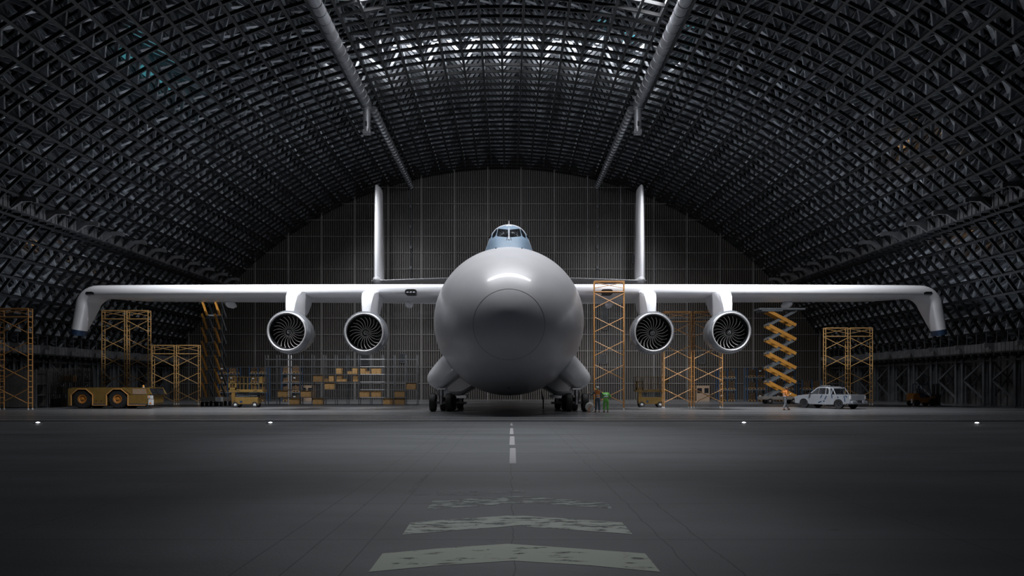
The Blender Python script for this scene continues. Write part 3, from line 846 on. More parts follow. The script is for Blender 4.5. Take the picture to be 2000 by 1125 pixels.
for s in (-1, 1):
    # front pod: rounded fairing leaning outward and down from the belly
    sec = [(2.9,5.4),(4.0,4.75),(4.92,3.95),(5.25,3.55),(5.58,3.15),(5.83,2.80),(5.95,2.50),(5.94,2.18),(5.80,1.92),(5.50,1.70),(5.15,1.55),(4.85,1.56),(4.6,1.72),(4.2,2.05),(3.69,2.46),(2.8,3.1),(2.0,3.8)]
    sec = [((a_[0]*.75 + b_[0]*.25, a_[1]*.75 + b_[1]*.25), (a_[0]*.25 + b_[0]*.75, a_[1]*.25 + b_[1]*.75)) for a_, b_ in zip(sec, sec[1:] + sec[:1])]
    sec = [p_ for q_ in sec for p_ in q_]
    rings = []
    for Y, k in ((51.0, .12), (51.03, .45), (51.12, 0.68), (51.3, .84), (51.6, .94), (52.0, 0.985), (52.5, 1.0), (56.0, 1.0), (57, .85), (58, .5)):
        rings.append([Vector((s*(4.4 + (x_ - 4.4)*k), Y, 2.8 + (z_ - 2.8)*k)) for x_, z_ in sec])
    pod = part(MB().loft(rings), 'gear_pod', 'paint', smooth=True, ang=60)
    # rear sponson
    sec = [(s*2.3, 3.2), (s*3.6, 3.1), (s*5.15, 2.0), (s*5.45, 1.55), (s*5.35, 1.2), (s*4.6, 1.08), (s*3.7, 1.10), (s*2.6, 1.72), (s*1.7, 1.9)]
    rings = []
    for Y, k in ((53.6, 0.72), (53.9, 0.9), (54.5, 1.0), (60, 1.0), (62, .8), (63.5, .4)):
        rings.append([Vector((s*3.2 + (x_ - s*3.2)*k, Y, 2.3 + (z_ - 2.3)*k)) for x_, z_ in sec])
    part(MB().loft(rings), 'rear_sponson', 'paint', smooth=True, ang=35)
    # struts and wheels
    xs_ = s*4.86
    q = MB().tube([(xs_, 51.3, 1.62), (xs_, 51.3, 0.55)], 0.15, 14).tube([(xs_, 51.3, 1.62), (xs_, 51.3, 1.15)], 0.20, 14)
    q.tube([(xs_ - .45, 51.3, .64), (xs_ + .45, 51.3, .64)], 0.09, 10)
    q.bar((xs_ - .32, 51.15, 1.62), (xs_ + .32, 51.15, 1.62), .08, .1).tube([(xs_ - .3, 51.1, 1.6), (xs_ - .3, 51.1, 1.45)], .05, 8).tube([(xs_ + .3, 51.1, 1.6), (xs_ + .3, 51.1, 1.45)], .05, 8)
    q.bar((xs_, 51.3, 0.62), (xs_, 52.8, 0.58), .18, .2)
    q.tube([(xs_ + .18, 51.2, 1.2), (xs_ + .35, 51.2, .9), (xs_ + .25, 51.25, .65)], .025, 6)
    strut = part(q, 'gear_strut', 'steel', smooth=True)
    for dx in (-.57, .57):
        t1, h1 = MB(), MB(); wheel(t1, h1, xs_ + dx, 51.3, 0.66, 0.66, 0.46)
        wo = part(t1, 'wheel', 'rubber', smooth=True, ang=30); part(h1, 'hub', 'steel', wo, smooth=True)
    t1, h1 = MB(), MB(); wheel(t1, h1, xs_, 53.0, 0.5, 0.5, 0.40)
    wo = part(t1, 'wheel', 'rubber', smooth=True, ang=30); part(h1, 'hub', 'steel', wo, smooth=True)
    for dx, Yw in ((-0.62, 54.4), (-1.0, 56.6)):
        t1, h1 = MB(), MB(); wheel(t1, h1, xs_ - s*abs(dx) if dx < 0 else xs_ + s*dx, Yw, 0.55, 0.55, 0.48)
        wo = part(t1, 'wheel', 'rubber', smooth=True, ang=30); part(h1, 'hub', 'steel', wo, smooth=True)
    part(MB().box(min(s*3.25, s*4.5), max(s*3.25, s*4.5), 54.6, 57.4, 0.9, 1.12).tube([(s*3.2, 54.4, .55), (s*4.4, 54.4, .55)], .08, 8).tube([(s*3.7, 54.8, .6), (s*3.7, 54.8, 1.2)], .1, 8), 'rear_gear_beam', 'steel')
# hanging cable and hose
c0 = P(1058, 762, 55); 
tag(MB().tube([P(1058, 764, 55.5), P(1058.5, 770, 55.5), P(1061, 782, 55.5), P(1061, 799, 55.5) ], 0.05, 8).build('cable', 'cable'), 'thin rusty cable hanging from the aircraft belly to the floor', 'cable')
g = GY(800)
tag(MB().tube([P(904.5, 799.6, g), P(903.5, 794, g), P(904.5, 789.5, g), P(907.5, 787.6, g)], 0.06, 8).build('hose', 'hose', None), 'short black bent hose standing on the floor by the left gear', 'hose')

# ================================================================== scaffold towers
def scaffold(x0, x1, ytop, ybot, label, m, depth=0.5, bay=35.0, topbay=17.0, group='orange scaffold towers', casters=True, Yf=None):
    Yf = Yf or GY(ybot)
    a = P(x0, ybot, Yf); b = P(x1, ybot, Yf); zt = P(x0, ytop, Yf).z
    px = Yf/F
    t = thing('scaffold_tower', label, 'scaffold', ((a.x+b.x)/2, Yf, 0), 0, group)
    off = t.location; wv = 0.08
    xs_ = (a.x + wv/2, b.x - wv/2); yy = (Yf, Yf + depth)
    for x_ in xs_:
        for y_ in yy:
            MB().tube([(x_, y_, 0.08), (x_, y_, zt)], wv/2, 8).build('post', m, t, off, smooth=True)
            f = MB()
            if casters:
                f.lathe((x_, y_, 0), (0, 0, 1), [(0.075, 0), (0.075, .03), (.05, .06), (.045, .12)], 12, True)
            else: f.box(x_-.1, x_+.1, y_-.1, y_+.1, 0, .1)
            lab(f.build('foot', 'white', t, off), 'pale foot')
        z_ = 0.5
        while z_ < zt: MB().tube([(x_, yy[0], z_), (x_, yy[1], z_)], 0.03, 6).build('rung', m, t, off); z_ += 0.42
    for y_ in yy:
        for z_ in (zt - 0.03, zt - topbay*px):
            MB().tube([(xs_[0], y_, z_), (xs_[1], y_, z_)], 0.045, 8).build('rail', m, t, off)
        if y_ != yy[0]: continue
        q = MB()
        for (u, v) in ((zt - .12, zt - topbay*px*.65), (zt - topbay*px*.65, zt - .12)):
            q.tube([(xs_[0], y_, u), (xs_[1], y_, v)], 0.028, 6)
        q.build('cross_brace', m, t, off)
        z_ = zt - (topbay + 3)*px
        while z_ - 0.62*bay*px > 0.2:
            zb = z_ - 0.62*bay*px
            q = MB().tube([(xs_[0], y_, z_), (xs_[1], y_, zb)], 0.036, 6).tube([(xs_[0], y_, zb), (xs_[1], y_, z_)], 0.036, 6)
            q.build('cross_brace', m, t, off)
            z_ -= bay*px
    MB().box(xs_[0], xs_[1], yy[0], yy[1], zt - topbay*px - .06, zt - topbay*px).build('platform', 'deck', t, off)
    return t
scaffold(-2, 56, 602, 800, 'tall orange scaffold tower cut off by the left edge of the photo', 'tan', bay=46)
scaffold(198, 244, 606, 793, 'tall dim scaffold tower behind the yellow tug, left of two joined', 'tan2', bay=34.5)
scaffold(246.5, 290, 606, 793, 'tall orange scaffold tower behind the yellow tug, right of two joined', 'tan2', bay=34.5)
scaffold(296, 341, 674, 790, 'short ochre scaffold tower in front of the tug nose, left of the short pair', 'tan2', bay=34.5)
scaffold(343.5, 388, 674, 790, 'short ochre scaffold tower beside the tall narrow scissor lift', 'tan2', bay=34.5)
scaffold(1160, 1220, 549, 800, 'tallest orange scaffold tower rising past the wing behind two workers', 'tan', depth=0.35, bay=46.5, topbay=21)
scaffold(1296, 1351, 608, 797, 'orange scaffold tower behind the right inner engine', 'tan', bay=43, depth=0.7, topbay=20)
scaffold(1355, 1412, 608, 797, 'orange scaffold tower between the right engines in front of the booth', 'tan', bay=43, depth=0.7, topbay=20)
scaffold(1612, 1657, 640, 791, 'ochre scaffold tower behind the grey pickup, left of two', 'tan2', bay=34.5)
scaffold(1660, 1705, 640, 791, 'ochre scaffold tower behind the pickup bed, right of two', 'tan2', bay=34.5)

# ================================================================== scissor lifts
def small_lift(px0, px1, ybot, label, flip=1):
    Yf = GY(ybot); k = Yf/F
    c = P((px0+px1)/2, ybot, Yf)
    Wd = (px1 - px0)*k
    t = thing('scissor_lift', label, 'scissor lift', (c.x, Yf, 0), 0, 'low yellow scissor lifts')
    h = Wd/2
    D = 0.9
    base = MB().prism([(-h*.80, 0.28), (h*.62, .28), (h*.68, .36), (h*.68, 0.86), (-h*.68, 0.86), (-h*.84, .7)], 'y', 0, D)
    base = base.build('chassis', 'yellow', t, bevel=0.02)
    MB().box(-h*.36, -h*.22, -0.02, 0.0, .42, .58).build('control_plate', 'navy', base)
    for x_ in (-h*.62, h*.5):
        for y_ in (-0.02, D - .12):
            t1, h1 = MB(), MB()
            t1.lathe((x_, y_, .24), (0, 1, 0), [(.12, 0), (.24, .0), (.24, .14), (.12, .14)], 24)
            h1.lathe((x_, y_, .24), (0, 1, 0), [(.01, -.02), (.06, -.02), (.08, .02), (.16, .01), (.16, .13)], 20)
            wo = t1.build('wheel', 'rubber', t, smooth=True, ang=30); lab(h1.build('hub', 'white', wo, smooth=True), 'white hub')
    for y_ in (0.12, D - .12):
        for i in range(3):
            z0_, z1_ = 0.9 + i*.13, 1.0 + i*.13
            MB().bar((-h*.6, y_, z0_), (h*.62, y_, z1_), .06, .05).build('scissor_arm', 'grey_arm', t)
            MB().bar((-h*.6, y_ + .05, z1_), (h*.62, y_ + .05, z0_), .06, .05).build('scissor_arm', 'grey_arm', t)
    MB().box(-h*.84, -h*.66, -.03, .12, .5, 1.28).box(-h*.72, -h*.64, -.05, .05, .6, 1.3).build('ladder', 'yellow_dark', t)
    dk = MB().box(-h, h*.98, -0.05, D + .05, 1.30, 1.52).build('platform', 'yellow', t, bevel=.01)
    sl = MB()
    for i in range(5):
        for sx in (-.55, .45): sl.prism([(h*sx + i*.07, 1.38), (h*sx + i*.07 + .04, 1.38), (h*sx + i*.07 + .02, 1.45), (h*sx + i*.07 - .02, 1.45)], 'y', -0.06, -0.045)
    sl.build('vent_slots', 'black', dk)
    for y_ in (-0.03, D + .03):
        for z_ in (2.0, 2.58): MB().bar((-h, y_, z_), (h*.98, y_, z_), .04, .045).build('guard_rail', 'yellow', t)
        for i in range(10):
            x_ = -h + (2*h*.99)*i/9
            MB().bar((x_, y_, 1.5), (x_, y_, 2.58), .035, .04, (0, 1, 0)).build('guard_post', 'yellow', t)
    for x_ in (-h, h*.98):
        for z_ in (2.0, 2.58): MB().bar((x_, 0, z_), (x_, D, z_), .04, .045).build('guard_rail', 'yellow', t)
    MB().box(h*.80, h*.98, -.12, -.02, 2.05, 2.62).build('control_box', 'yellow', t, bevel=.02)
    g_ = MB()
    for a in ((-h, -h+.1, 1.5, 2.2), (-h*.62, -h*.55, 1.5, 2.2), (-h, -h*.55, 1.5, 1.68), (-h, -h*.55, 2.1, 2.22)): g_.box(a[0], a[1], -.07, -.04, a[2], a[3])
    g_.build('gate', 'yellow', t)
    return t
small_lift(447, 514, 796, 'low yellow scissor lift with guard railed platform below the left outer engine')
small_lift(1242, 1305, 795.5, 'low yellow scissor lift partly behind the orange scaffold at right')

# tall narrow lift (seen from its end), left
Yf = GY(794); k = Yf/F
c = P(411, 794, Yf)
t = thing('scissor_lift', 'tall narrow raised scissor lift with orange arms standing left of the yellow lift', 'scissor lift', (c.x, Yf, 0))
MB().box(-20*k, 20*k, 0, 2.6, .48, .82).build('chassis', 'deck', t, bevel=.02)
lab(MB().box(10*k, 21.2*k, -.06, 0.4, .44, .84).build('control_box', 'white', t, bevel=.02), 'white control box')
for x_ in (-19*k, -10*k, 10*k, 19*k):
    for y_ in (.3, 2.2):
        t1 = MB().lathe((x_ - .07, y_, .22), (1, 0, 0), [(.01, 0), (.22, 0), (.22, .14), (.01, .14)], 20)
        t1.build('wheel', 'rubber', t, smooth=True, ang=30)
MB().box(-20*k, 20*k, .2, .3, .3, .4).build('axle', 'black', t)
nseg = 7; zt0, zt1 = 0.85, CZ + (CY - 588)*k; H = (zt1 - zt0)/nseg
for i in range(nseg):
    za, zb = zt0 + i*H, zt0 + (i+1)*H
    for xx_, dx in ((-13*k, 5*k), (12*k, 5*k)):
        MB().bar((xx_ + dx, 0.15, za - .05), (xx_ - dx, .15, zb + .1), .13, .22, (0, 1, 0)).build('scissor_arm', 'orange_arm', t)
        MB().bar((xx_ - dx*.3, 2.2, za), (xx_ + dx*.9, .4, zb), .11, .15, (1, 0, 0)).build('scissor_arm', 'grey_arm', t)
    MB().bar((-12*k, .6, zb), (12*k, .6, zb), .1, .14).build('cross_tube', 'grey_arm', t)
MB().box(-17*k, 17*k, 0, 2.5, zt1, zt1 + .15).box(-9*k, -8*k, 0, .05, zt1+.15, zt1 + 1.1).box(8*k, 9*k, 0, .05, zt1+.15, zt1+1.1).build('platform', 'grey_arm', t)

# tall wide lift, right
Yf = GY(789); k = Yf/F
c = P(1528.5, 789, Yf)
t = thing('scissor_lift', 'tall wide raised scissor lift with orange zigzag arms behind the walking worker', 'scissor lift', (c.x, Yf, 0))
MB().box(-38.5*k, 31*k, 0, 1.6, .42, .74).build('chassis', 'deck', t, bevel=.03)
for x_ in (-24*k, 22*k):
    for y_ in (.0, 1.3):
        t1, h1 = MB(), MB()
        t1.lathe((x_, y_, .27), (0, 1, 0), [(.13, 0), (.27, .0), (.27, .2), (.13, .2)], 22)
        h1.lathe((x_, y_, .27), (0, 1, 0), [(.01, -.02), (.07, -.02), (.14, .03), (.14, .18)], 16)
        wo = t1.build('wheel', 'rubber', t, smooth=True, ang=30); h1.build('hub', 'deck', wo)
zb0, ztop = 0.75, CZ + (CY - 607)*k
n_ = 6; H = (ztop - zb0)/n_
for i in range(n_):
    za, zb = zb0 + i*H, zb0 + (i+1)*H
    for y_ in (0.1, 1.3):
        MB().bar((-26*k, y_, zb), (27*k, y_, za), .10, .32, (0, 0, 1)).build('scissor_arm', 'orange_arm', t)
        MB().bar((-26*k, y_ + .14, za), (27*k, y_ + .14, zb), .10, .26, (0, 0, 1)).build('scissor_arm', 'grey_arm', t)
    for x_ in (-26*k, 27*k): MB().tube([(x_, 0.0, zb), (x_, 1.5, zb)], .06, 8).build('pivot_tube', 'steel', t)
MB().box(-46*k, 44*k, -.1, 1.7, ztop + .1, ztop + .28).box(-40*k, 0*k, -.05, 1.65, ztop - .05, ztop + .1).build('platform', 'grey_arm', t)

# ================================================================== storage rack with crates
YR = GY(791.7); kr = YR/F
def RX(px): return (px - CX)*kr
def RZ(py): return max(CZ + (CY - py)*kr, 0)
shelf_y = [702, 716.5, 731.5, 746.4, 761.4, 776.6, 791.0]
t = thing('storage_rack', 'long open steel storage rack of seven levels standing below the left engines', 'rack', (RX(666), YR, 0))
off = t.location
for i in range(14):
    px = 517.9 + 22.82*i
    m = 'rackbright' if i == 2 else 'rack'
    w_ = 0.055 if i != 2 else .09
    MB().box(RX(px)-w_/2, RX(px)+w_/2, YR, YR+.06, 0, RZ(693)).box(RX(px)-w_/2, RX(px)+w_/2, YR+.84, YR+.9, 0, RZ(693)).build('upright', m, t, off)
for py in shelf_y:
    z = RZ(py)
    q = MB()
    q.m = 0; q.box(RX(517.9), RX(814.6), YR-.02, YR+.04, z-.02, z+.04).box(RX(517.9), RX(814.6), YR+.8, YR+.86, z-.02, z+.04)
    if py != 791.0:
        q.m = 1; q.box(RX(704), RX(751), YR-.05, YR-.015, z-.01, z+.045)
    x_ = 518
    q.m = 0
    while x_ < 814: q.box(RX(x_)-.02, RX(x_)+.02, YR, YR+.85, z-.02, z+.005); x_ += 5.7
    q.build('shelf_beam', ['rack', 'rackbright'], t, off)
CR = [
 (542,562,762.5,776,'crate','plywood crate on the second level near the left end of the rack'),
 (564.5,584,778,791,'crate','plywood crate on the lowest level next to the bright upright'),
 (587,607,763,776,'crate','plywood crate on the second level in front of the left beige booth'),
 (610.5,630,778,791,'crate','plywood crate on the lowest level right of the left booth'),
 (611,630,733,746,'crate2','wide plywood crate alone at the left end of the fourth level'),
 (632,641,739.5,746,'crate2','low plywood crate against the tall one on the fourth level'),
 (641.8,651.5,733,746,'crate','tall narrow plywood crate on the fourth level'),
 (633.5,653,748,761,'crate','lone plywood crate on the third level'),
 (656,666,718.5,731,'crate','narrow plywood crate leftmost on the upper crate level'),
 (657.5,667,733,739.3,'crate2','small dark crate on top of a low wide crate'),
 (657,677,739.7,746,'crate','low wide crate carrying a small dark crate'),
 (678,687.3,724.7,731,'crate','low crate left of a tall one on the upper crate level'),
 (687.8,697.5,718.5,731,'crate','tall crate right of a low one on the upper crate level'),
 (689,698.5,733,739.3,'crate2','small dark crate stacked right on the fourth level'),
 (689,698.5,739.7,746,'crate','small pale crate beneath the dark one at the right of the fourth level'),
 (703.5,713,718.5,731,'crate','tall crate left of a low one in the bright railed bay'),
 (713.4,723,724.7,731,'crate','low crate beside a tall one in the bright railed bay'),
 (725,744,718.5,731,'crate','widest crate at the right of the upper crate level'),
 (701.5,721,763.5,776,'crate','plywood crate on the second level, left in the bright railed bays'),
 (724.5,744,763.5,776,'crate','plywood crate on the second level, right in the bright railed bays'),
 (748,762,778,791,'crate','plywood crate on the lowest level near a dark stack'),
 (762.4,767,778,791,'crate2','thin plywood crate squeezed beside the dark stack'),
 (770,790,764,776,'crate2','dark crate on the second level above another dark crate'),
 (769.5,790,778,791,'crate2','dark crate on the lowest level at the right end of the rack'),
 (793,812,748,761,'crate2','single dark crate hung at the right end on the third level')]
for (x0, x1, y0, y1, m, lb) in CR:
    zb = min((RZ(s_) for s_ in shelf_y if abs(s_ - y1) < 1.6), default=RZ(y1)) + 0.04
    if y1 < 739.5 and y1 > 739: zb = RZ(739.7) + 0.002
    zt = RZ(y0)
    xa, xb = RX(x0), RX(x1)
    t = thing('wooden_crate', lb, 'crate', ((xa+xb)/2, YR, zb), 0, 'plywood crates on the storage rack')
    if zt - zb < .25: zt = zb + .28
    off = t.location
    MB().box(xa, xb, YR + .08, YR + .72, zb, zt).build('crate_body', m, t, off)
    q = MB()
    wq, hq = xb - xa, zt - zb
    for u, v in ((.5, .55), (.9, .55), (.5, .15), (.9, .2)):
        q.box(xa + wq*u - .03, xa + wq*u + .03, YR + .06, YR + .08, zb + hq*v - .025, zb + hq*v + .025)
    q.box(xa, xb, YR + .06, YR + .08, zb, zb + .03).box(xa, xb, YR+.06, YR+.08, zt-.03, zt)
    q.build('battens_and_bolts', 'crate2', t, off)

# ------------------------------------------------------------------ pallet racks near the end wall
def pallet_rack(px0, px1, ytop, ybase, name_, levels, mats, nb=2, short=''):
    Yr = GY(ybase); k_ = Yr/F
    X = lambda p: (p - CX)*k_
    xa, xb = X(px0), X(px1); zt = CZ + (CY - ytop)*k_
    t = thing('pallet_rack', 'blue framed pallet rack %s' % name_, 'rack', ((xa+xb)/2, Yr, 0), 0, 'pallet racks along the end wall')
    off = t.location
    for i in range(nb + 1):
        x_ = xa + (xb - xa)*i/nb
        MB().box(x_-.06, x_+.06, Yr, Yr+.1, 0, zt-.3).box(x_-.06, x_+.06, Yr+1.0, Yr+1.1, 0, zt-.3).build('upright', 'navy', t, off)
    H_ = zt/levels
    for j in range(levels):
        z_ = j*H_ + .02
        if j: MB().box(xa, xb, Yr-.02, Yr+.04, z_-.12, z_).box(xa, xb, Yr+1.02, Yr+1.08, z_-.12, z_).build('beam', 'rack', t, off)
        for i in range(nb):
            a = xa + (xb-xa)*i/nb + .12; b = xa + (xb-xa)*(i+1)/nb - .12
            rr = random.Random(hash((px0, i, j)) & 0xffff) if False else random.Random(int(px0)*31 + i*7 + j)
            hh = H_*(rr.uniform(.62, .86))
            mm = rr.choice(mats)
            lv = ('floor', 'second', 'third', 'top', 'highest')[j if levels > 1 else 0] if j < levels - 1 else 'top'
            bn = ('left', 'right')[i] if nb == 2 else ('left', 'middle', 'right')[i]
            u = thing('pallet_load', 'wrapped pallet load, %s level %s bay, rack %s' % (lv, bn, short), 'pallet load', ((a+b)/2, Yr+.5, z_), 0, 'pallet loads on the blue racks')
            uo = u.location
            pal = MB().box(a, b, Yr+.1, Yr+1, z_+.1, z_+.15)
            for q_ in (a, (a+b)/2-.05, b-.1): pal.box(q_, q_+.1, Yr+.1, Yr+1, z_, z_+.1)
            pal.build('pallet', 'crate2', u, uo)
            gd = MB()
            nx, nz = 3, 2
            for ix in range(nx):
                for iz in range(nz):
                    x0_ = a + .03 + (b-a-.06)*ix/nx; x1_ = a + .03 + (b-a-.06)*(ix+1)/nx - .02
                    zz0 = z_+.15 + (hh-.15)*iz/nz; zz1 = z_+.15 + (hh-.15)*(iz+1)/nz - .015
                    if iz == nz-1: zz1 -= rr.uniform(0, .18)*hh
                    gd.box(x0_, x1_, Yr+.12+rr.uniform(0,.08), Yr+.95, zz0, zz1)
            gd.build('goods', mm, u, uo)
            if rr.random() < .2:
                lab(MB().box(a+.15, a+.4, Yr+.07, Yr+.1, z_+hh*.55, z_+hh*.55+.14).build('paper_label', 'white', u, uo), 'white paper label')
pallet_rack(426, 463, 712, 784, 'right of the tall narrow lift', 4, ['wrap', 'wrap2'], short='right of tall narrow lift')
pallet_rack(487, 521, 711, 784, 'behind the low yellow lift at left', 4, ['wrap2', 'wrap'], short='behind left low yellow lift')
pallet_rack(550, 586, 711, 784, 'behind the bright upright of the storage rack', 4, ['wrap', 'wrap2'], short='behind bright storage upright')
pallet_rack(1404, 1438, 715, 784, 'just right of the orange scaffold by the booth', 3, ['wrap'], short='beside the right booth')
pallet_rack(1460, 1497, 713, 784, 'left of the tall zigzag lift', 3, ['wrap'], short='left of zigzag lift')
pallet_rack(1514, 1552, 714, 784, 'behind the tall zigzag lift', 3, ['wrap'], short='behind zigzag lift')
pallet_rack(1567, 1605, 737, 784, 'lowest one, behind the pickup bonnet', 2, ['wrap'], short='behind pickup bonnet')

# booths
def booth(px0, px1, y0, yb, label):
    Yb = GY(yb); k_ = Yb/F
    xa, xb = (px0-CX)*k_, (px1-CX)*k_; zt = CZ + (CY-y0)*k_
    t = thing('booth', label, 'booth', ((xa+xb)/2, Yb, 0), 0, 'small beige booths'); off = t.location
    w_ = xb-xa
    q = MB()
    z1_, z2_ = zt*.52, zt*.86
    q.box(xa, xb, Yb, Yb+.08, 0, z1_).box(xa, xb, Yb, Yb+.08, z2_, zt)
    for u0, u1 in ((0, .1), (.43, .6), (.9, 1)): q.box(xa+w_*u0, xa+w_*u1, Yb, Yb+.08, z1_, z2_)
    q.box(xa, xa+.06, Yb, Yb+1.2, 0, zt).box(xb-.06, xb, Yb, Yb+1.2, 0, zt).box(xa, xb, Yb+1.15, Yb+1.2, 0, zt).box(xa, xb, Yb, Yb+1.2, zt, zt+.05)
    q.build('booth_walls', 'booth', t, off)
    for u0, u1 in ((.1, .43), (.6, .9)):
        MB().box(xa+w_*u0, xa+w_*u1, Yb+.03, Yb+.05, z1_, z2_).build('window', 'carglass', t, off)
booth(587.5, 611, 753.5, 783, 'small beige booth with two windows behind the storage rack')
booth(1359, 1387, 754, 783, 'small beige booth with two windows behind the scaffold at right')

# ------------------------------------------------------------------ slatted cages at far left
def cage(px0, px1, y0, yb, label, n, boxes=()):
    Yc = GY(yb); k_ = Yc/F
    xa, xb = (px0-CX)*k_, (px1-CX)*k_; zt = CZ + (CY-y0)*k_
    t = thing('slatted_cage', label, 'cage', ((xa+xb)/2, Yc, 0)); off = t.location
    q = MB()
    for i in range(n):
        x_ = xa + (xb-xa)*i/(n-1)
        q.box(x_-.04, x_+.04, Yc, Yc+.03, .1, zt - .04*(i % 3))
        q.box(x_-.04, x_+.04, Yc+1.4, Yc+1.43, .1, zt)
    q.build('slats', 'slat', t, off)
    for z_ in (0.15, zt*.33, zt*.62, zt*.9):
        MB().box(xa, xb, Yc+.03, Yc+.08, z_, z_+.06).box(xa, xb, Yc+1.35, Yc+1.4, z_, z_+.06).build('rail', 'rack', t, off)
    for x_ in (xa, xb):
        for y_ in (Yc, Yc+1.4): MB().box(x_-.05, x_+.05, y_-.02, y_+.08, 0, zt+.05).build('post', 'rack', t, off)
    for z_ in (zt*.33, zt*.62): MB().box(xa, xb, Yc+.08, Yc+1.35, z_, z_+.05).build('shelf', 'rack', t, off)
    for (u0, u1, lv, h_, m, lb) in boxes:
        z_ = (0.0, zt*.33+.05, zt*.62+.05)[lv]
        o = MB().box(xa+(xb-xa)*u0, xa+(xb-xa)*u1, Yc+.15, Yc+.85, z_, z_+h_).build('cardboard_box', m, None, (xa+(xb-xa)*(u0+u1)/2, Yc+.5, z_), bevel=.01)
        tag(o, lb, 'box', 'boxes in the slatted cage')
cage(-4, 70, 722, 797.5, 'dark slatted cage at the left edge behind the tall orange scaffold', 26)
cage(79, 162, 718.5, 794.6, 'pale slatted cage full of boxes behind the yellow tug', 22, (
    (.38, .52, 2, .62, 'crate2', 'brown box on the cage top shelf, left of two'),
    (.55, .72, 2, .62, 'crate', 'orange brown box on the cage top shelf, right of two'),
    (.20, .34, 0, .7, 'crate2', 'dark brown box on the cage floor at left'),
    (.36, .47, 0, .75, 'wrap2', 'narrow box on the cage floor at right'),
    (.36, .50, 1, .6, 'booth', 'tan box on the middle cage shelf')))

# ================================================================== tug
Yf = GY(798.3) ; k = Yf/F
t = thing('aircraft_tug', 'long low yellow aircraft tug with two huge black wheels parked at far left', 'tug', ((216-CX)*k, Yf, 0))
def tz(py): return max(CZ + (CY-py)*k, 0)
def tx(px): return (px-216)*k
W = 2.6
zt = tz(757); zb = tz(792)
def body_poly():
    p = [(tx(133), zb), (tx(133), tz(759)), (tx(145), zt), (tx(288), zt), (tx(296), tz(770)), (tx(290), tz(771)), (tx(289), tz(787)), (tx(284), zb)]
    # octagonal wheel arches along the bottom, right to left
    for cxp in (229, 160):
        p += [(tx(cxp+21), zb), (tx(cxp+21), tz(771)), (tx(cxp+8), tz(760)), (tx(cxp-8), tz(760)), (tx(cxp-21), tz(771)), (tx(cxp-21), zb)]
    return p
body = MB()
# side plates with arches, both sides, plus a core between them
body.prism(body_poly(), 'y', 0.0, 0.12).prism(body_poly(), 'y', W-.12, W)
body.prism([(tx(133), zb+.3), (tx(133), tz(759)), (tx(145), zt), (tx(258), zt), (tx(258), zb+.3)], 'y', .75, W-.75)
body.box(tx(140), tx(258), .1, W-.1, zt-.04, zt)
body.box(tx(182), tx(208), .1, W-.1, zb, zt-.02)
body.prism([(tx(251), zb), (tx(251), tz(771)), (tx(289), tz(771)), (tx(289), tz(787)), (tx(284), zb)], 'y', .1, W-.1)
bo = body.build('body', 'yellow', t)
trim = MB()
for cxp in (229, 160):
    pts = [(cxp+21, 792), (cxp+21, 771), (cxp+8, 760), (cxp-8, 760), (cxp-21, 771), (cxp-21, 792)]
    for a, b in zip(pts[:-1], pts[1:]):
        trim.bar((tx(a[0]), -.02, tz(a[1])), (tx(b[0]), -.02, tz(b[1])), .05, .06, (0, 1, 0))
trim.box(tx(181), tx(208), -.03, 0, zb, zb+.05).box(tx(250), tx(284), -.03, 0, zb, zb+.05)
trim.build('arch_trim', 'tan', bo)
MB().box(tx(181), tx(208), -.02, 0, zb+.07, zb+.13).box(tx(250), tx(286), -.02, 0, zb+.07, zb+.13).build('skirt_stripe', 'navy', bo)
for px in (188.5, 198.5): MB().lathe((tx(px), -.02, tz(783)), (0, 1, 0), [(.01, 0), (.035, 0), (.035, .03)], 10).build('bolt', 'black', bo)
cab = MB()
cab.box(tx(250), tx(289), .1, W-.1, zt-.06, zt).bar((tx(240), .03, tz(758)), (tx(257), .03, tz(769.5)), .12, .12, (0, 1, 0))
cab.bar((tx(289), .1, zt), (tx(294), .1, tz(771)), .06, .06, (0, 1, 0))
cab.build('cab_frame', 'yellow', t)
lab(MB().prism([(tx(259), tz(770)), (tx(286.5), tz(770)), (tx(284), tz(759.5)), (tx(259), tz(759.5))], 'y', -.02, .01).build('side_window', 'booth', t, bevel=.005), 'warm beige side window')  # pane takes the flat beige of the booth panels
MB().prism([(tx(287), tz(759)), (tx(289), tz(759)), (tx(294), tz(771)), (tx(288), tz(771))], 'y', .1, W-.1).build('windscreen', 'carglass', t)
lab(MB().box(tx(289), tx(297), -.04, .2, tz(779), tz(772.5)).build('headlamp', 'white', t, bevel=.01), 'white lamp housing')
lab(MB().box(tx(290), tx(298), -.05, .2, tz(791), tz(780)).build('bumper_lamp', 'white', t, bevel=.01), 'white bumper lamp')
MB().box(tx(291), tx(293), -.07, -.04, tz(777), tz(774)).box(tx(293), tx(296), -.07, -.05, tz(789), tz(786)).build('amber_marker', 'orange', t)
be = MB().lathe((tx(274), .5, zt), (0, 0, 1), [(.08, 0), (.08, .06)], 14, True).build('beacon_base', 'white', t)
MB().lathe((tx(274), .5, zt+.06), (0, 0, 1), [(.07, 0), (.07, .09), (.04, .14), (.005, .15)], 14, True).build('beacon', 'beacon', be, smooth=True)
